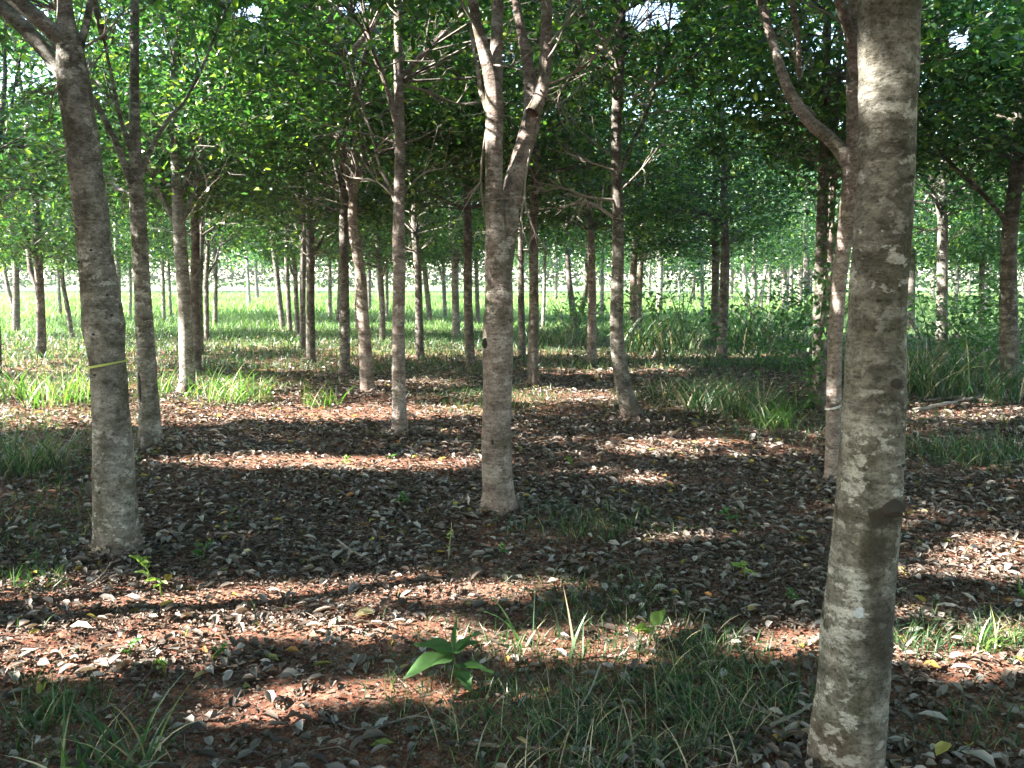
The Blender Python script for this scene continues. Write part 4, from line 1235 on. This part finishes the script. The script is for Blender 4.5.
seedling(455, 690, 0.16, [(0.9, 205, 2, 0.19, 0.11), (1, 155, 14, 0.16, 0.09), (1, 20, 30, 0.10, 0.07), (0.7, 350, 8, 0.14, 0.05), (0.6, 300, 0, 0.12, 0.06), (1, 10, 50, 0.12, 0.022), (1, 80, 75, 0.12, 0.02)], "large broad leaved seedling in the foreground left of the grass", seed=1)
seedling(652, 645, 0.09, [(1, 40, 50, 0.085, 0.065), (0.8, 180, 20, 0.08, 0.05), (0.7, 150, 5, 0.07, 0.05)], "lime green rounded leaf seedling in the foreground grass", SEEDY, seed=2)
rr_ = np.random.default_rng(99)
for k, (px, py, h, n, L, w, m, lab) in enumerate([
    (727, 528, 0.14, 7, 0.09, 0.045, SEED, "deep green seedling in the litter left of the nearest trunk"),
    (404, 508, 0.10, 5, 0.08, 0.045, SEED, "small green seedling in the litter left of the central tree"),
    (146, 580, 0.14, 8, 0.09, 0.035, SEEDY, "bright multi leaved seedling right of the taped trunk's foot"),
    (203, 562, 0.12, 5, 0.075, 0.045, SEED, "dark seedling right of the bright one near the taped trunk"),
    (36, 560, 0.08, 3, 0.07, 0.03, SEED, "tiny seedling left of the taped trunk's foot"),
    (24, 590, 0.06, 3, 0.06, 0.02, SEEDY, "tiny lime seedling at the left in the sunny strip"),
    (162, 592, 0.10, 4, 0.08, 0.03, SEEDY, "small lime seedling at the edge of the sunny strip"),
    (570, 465, 0.08, 5, 0.07, 0.04, SEEDY, "yellowish seedling right of the central tree in a sun fleck"),
    (745, 582, 0.10, 5, 0.09, 0.02, SEEDY, "narrow leaved seedling below the deep green one"),
    (390, 460, 0.07, 4, 0.06, 0.03, SEED, "small seedling in the thin sunny strip left of centre"),
    (345, 464, 0.08, 5, 0.06, 0.03, SEEDY, "yellow green seedling sitting in the thin sunny strip"),
    (130, 655, 0.08, 4, 0.06, 0.03, SEED, "small seedling in the left foreground leaves"),
    (165, 670, 0.09, 5, 0.06, 0.03, SEEDY, "light seedling in the foreground leaves below the sunny strip"),
    (215, 660, 0.10, 6, 0.05, 0.02, SEED, "feathery dark seedling in the left foreground"),
    (500, 560, 0.10, 5, 0.06, 0.02, SEED, "thin seedling below the central tree's foot"),
    (800, 610, 0.09, 4, 0.06, 0.03, SEED, "small seedling close on the left of the nearest trunk"),
]):
    seedling(px, py, h * 0.8, leafset(rr_, n, L * 0.75, w * 0.75), lab, m, seed=10 + k)


def stalk():
    c = ground_pt(448, 562); z = float(gz(c.x, c.y))
    root = empty("dry_stalk", (c.x, c.y, z))
    tag(root, "pale upright stalk with tiny leaves before the central tree", "stalk")
    g = Geo()
    P = [np.array([0, 0, -0.01]), np.array([0.008, 0, 0.08]), np.array([0.018, 0, 0.16]), np.array([0.02, 0.01, 0.22])]
    g.tube(P, [0.003, 0.0028, 0.0025, 0.001], 6, step=0.02); g.build("stem", STRAW, root)
    r = np.random.default_rng(8)
    pos = np.array([P[k % 3 + 1] * r.uniform(0.7, 1) for k in range(10)])
    V, Q = leaves(pos, 0.035, 0.014, -0.3, r); link_mesh("leaves", V, Q, 4, SEEDY, root)


stalk()


def stick(pts, rad, label, seed=0, shoots=2, name="fallen_stick", material=TWIG):
    r = np.random.default_rng(5000 + seed)
    P = []
    for px, py, lift in pts:
        c = ground_pt(px, py); P.append(np.array([c.x, c.y, float(gz(c.x, c.y)) + lift + rad]))
    g = Geo(); sp, sr = smooth_path(np.array(P), np.linspace(rad, rad * .5, len(P)), 0.03)
    sp[:, :] += (np.stack([fbm(sp[:, 0] * 9, sp[:, 1] * 9, k) for k in (1, 2, 3)], -1) - 0.5) * rad * 2
    g.tube(sp, sr, 8, 0.15, seed)
    for k in range(shoots):
        s = sp[r.integers(len(sp) // 4, len(sp))]
        a = r.uniform(0, 6.28)
        bare_twig(g, s, (math.cos(a), math.sin(a), 0.25), r.uniform(.08, .2), rad * .5, r, 1)
    o = g.build(name, material, None, P[0]); o.location = P[0]
    tag(o, label, "stick", "sticks lying in the leaf litter")


stick([(337, 545, .03), (362, 560, .02), (391, 573, .0)], 0.007, "fallen stick slanting in the litter left of the central tree", 1)
stick([(345, 570, .0), (395, 558, .0)], 0.004, "thin stick crossing behind the slanting stick", 2)
stick([(130, 556, .0), (95, 562, .01)], 0.005, "short pale stick beside the taped trunk's foot", 3)
stick([(512, 522, .03), (528, 540, .0), (545, 556, .0)], 0.0035, "thin straw like stick right of the central tree's foot", 4)
stick([(912, 417, .02), (945, 412, .05), (975, 403, .04), (1003, 397, .03)], 0.022, "long fallen branch below the tall grass at the right", 5, 5)
stick([(925, 405, .03), (960, 403, .05), (1000, 405, .02)], 0.012, "second slimmer branch lying behind the long fallen branch", 6, 4)
stick([(318, 700, .0), (355, 725, .01), (420, 716, .02), (460, 730, .0)], 0.004, "curved vine like twig in the foreground left of the grass", 7)
stick([(470, 745, .02), (560, 758, .03), (640, 765, .02)], 0.008, "dark stick under the foreground grass", 8, 2, "fallen_stick", BARKD)
stick([(770, 738, .02), (812, 722, .05)], 0.008, "broken stick leaning toward the nearest trunk's foot", 9)
stick([(60, 590, .0), (110, 585, .01)], 0.004, "thin twig in the sunny strip below the taped trunk", 10)
stick([(600, 690, .10), (580, 720, .05), (520, 770, .02)], 0.004, "long pale straw stem leaning through the foreground grass", 11, 0)


# ---------------------------------------------------------------- haze: damp air that pales the far trees
def build_haze():
    x0, x1, y0, y1, z0, z1 = -120.0, 120.0, -20.0, 100.0, -1.5, 20.5
    v = np.array([(x, y, z) for z in (z0, z1) for y in (y0, y1) for x in (x0, x1)])
    q = np.array([(0, 2, 3, 1), (4, 5, 7, 6), (0, 1, 5, 4), (2, 6, 7, 3), (0, 4, 6, 2), (1, 3, 7, 5)])
    m, n, l = mat("haze_air")
    pv = n.new("ShaderNodeVolumePrincipled")
    pv.inputs["Color"].default_value = (0.93, 0.97, 1.0, 1)
    pv.inputs["Density"].default_value = 0.0008
    pv.inputs["Anisotropy"].default_value = 0.2
    out = n.new("ShaderNodeOutputMaterial"); l.new(pv.outputs[0], out.inputs["Volume"])
    tag(link_mesh("haze", v, q, 4, m), "thin bright haze in the air under and beyond the trees", "haze", kind="stuff")


build_haze()
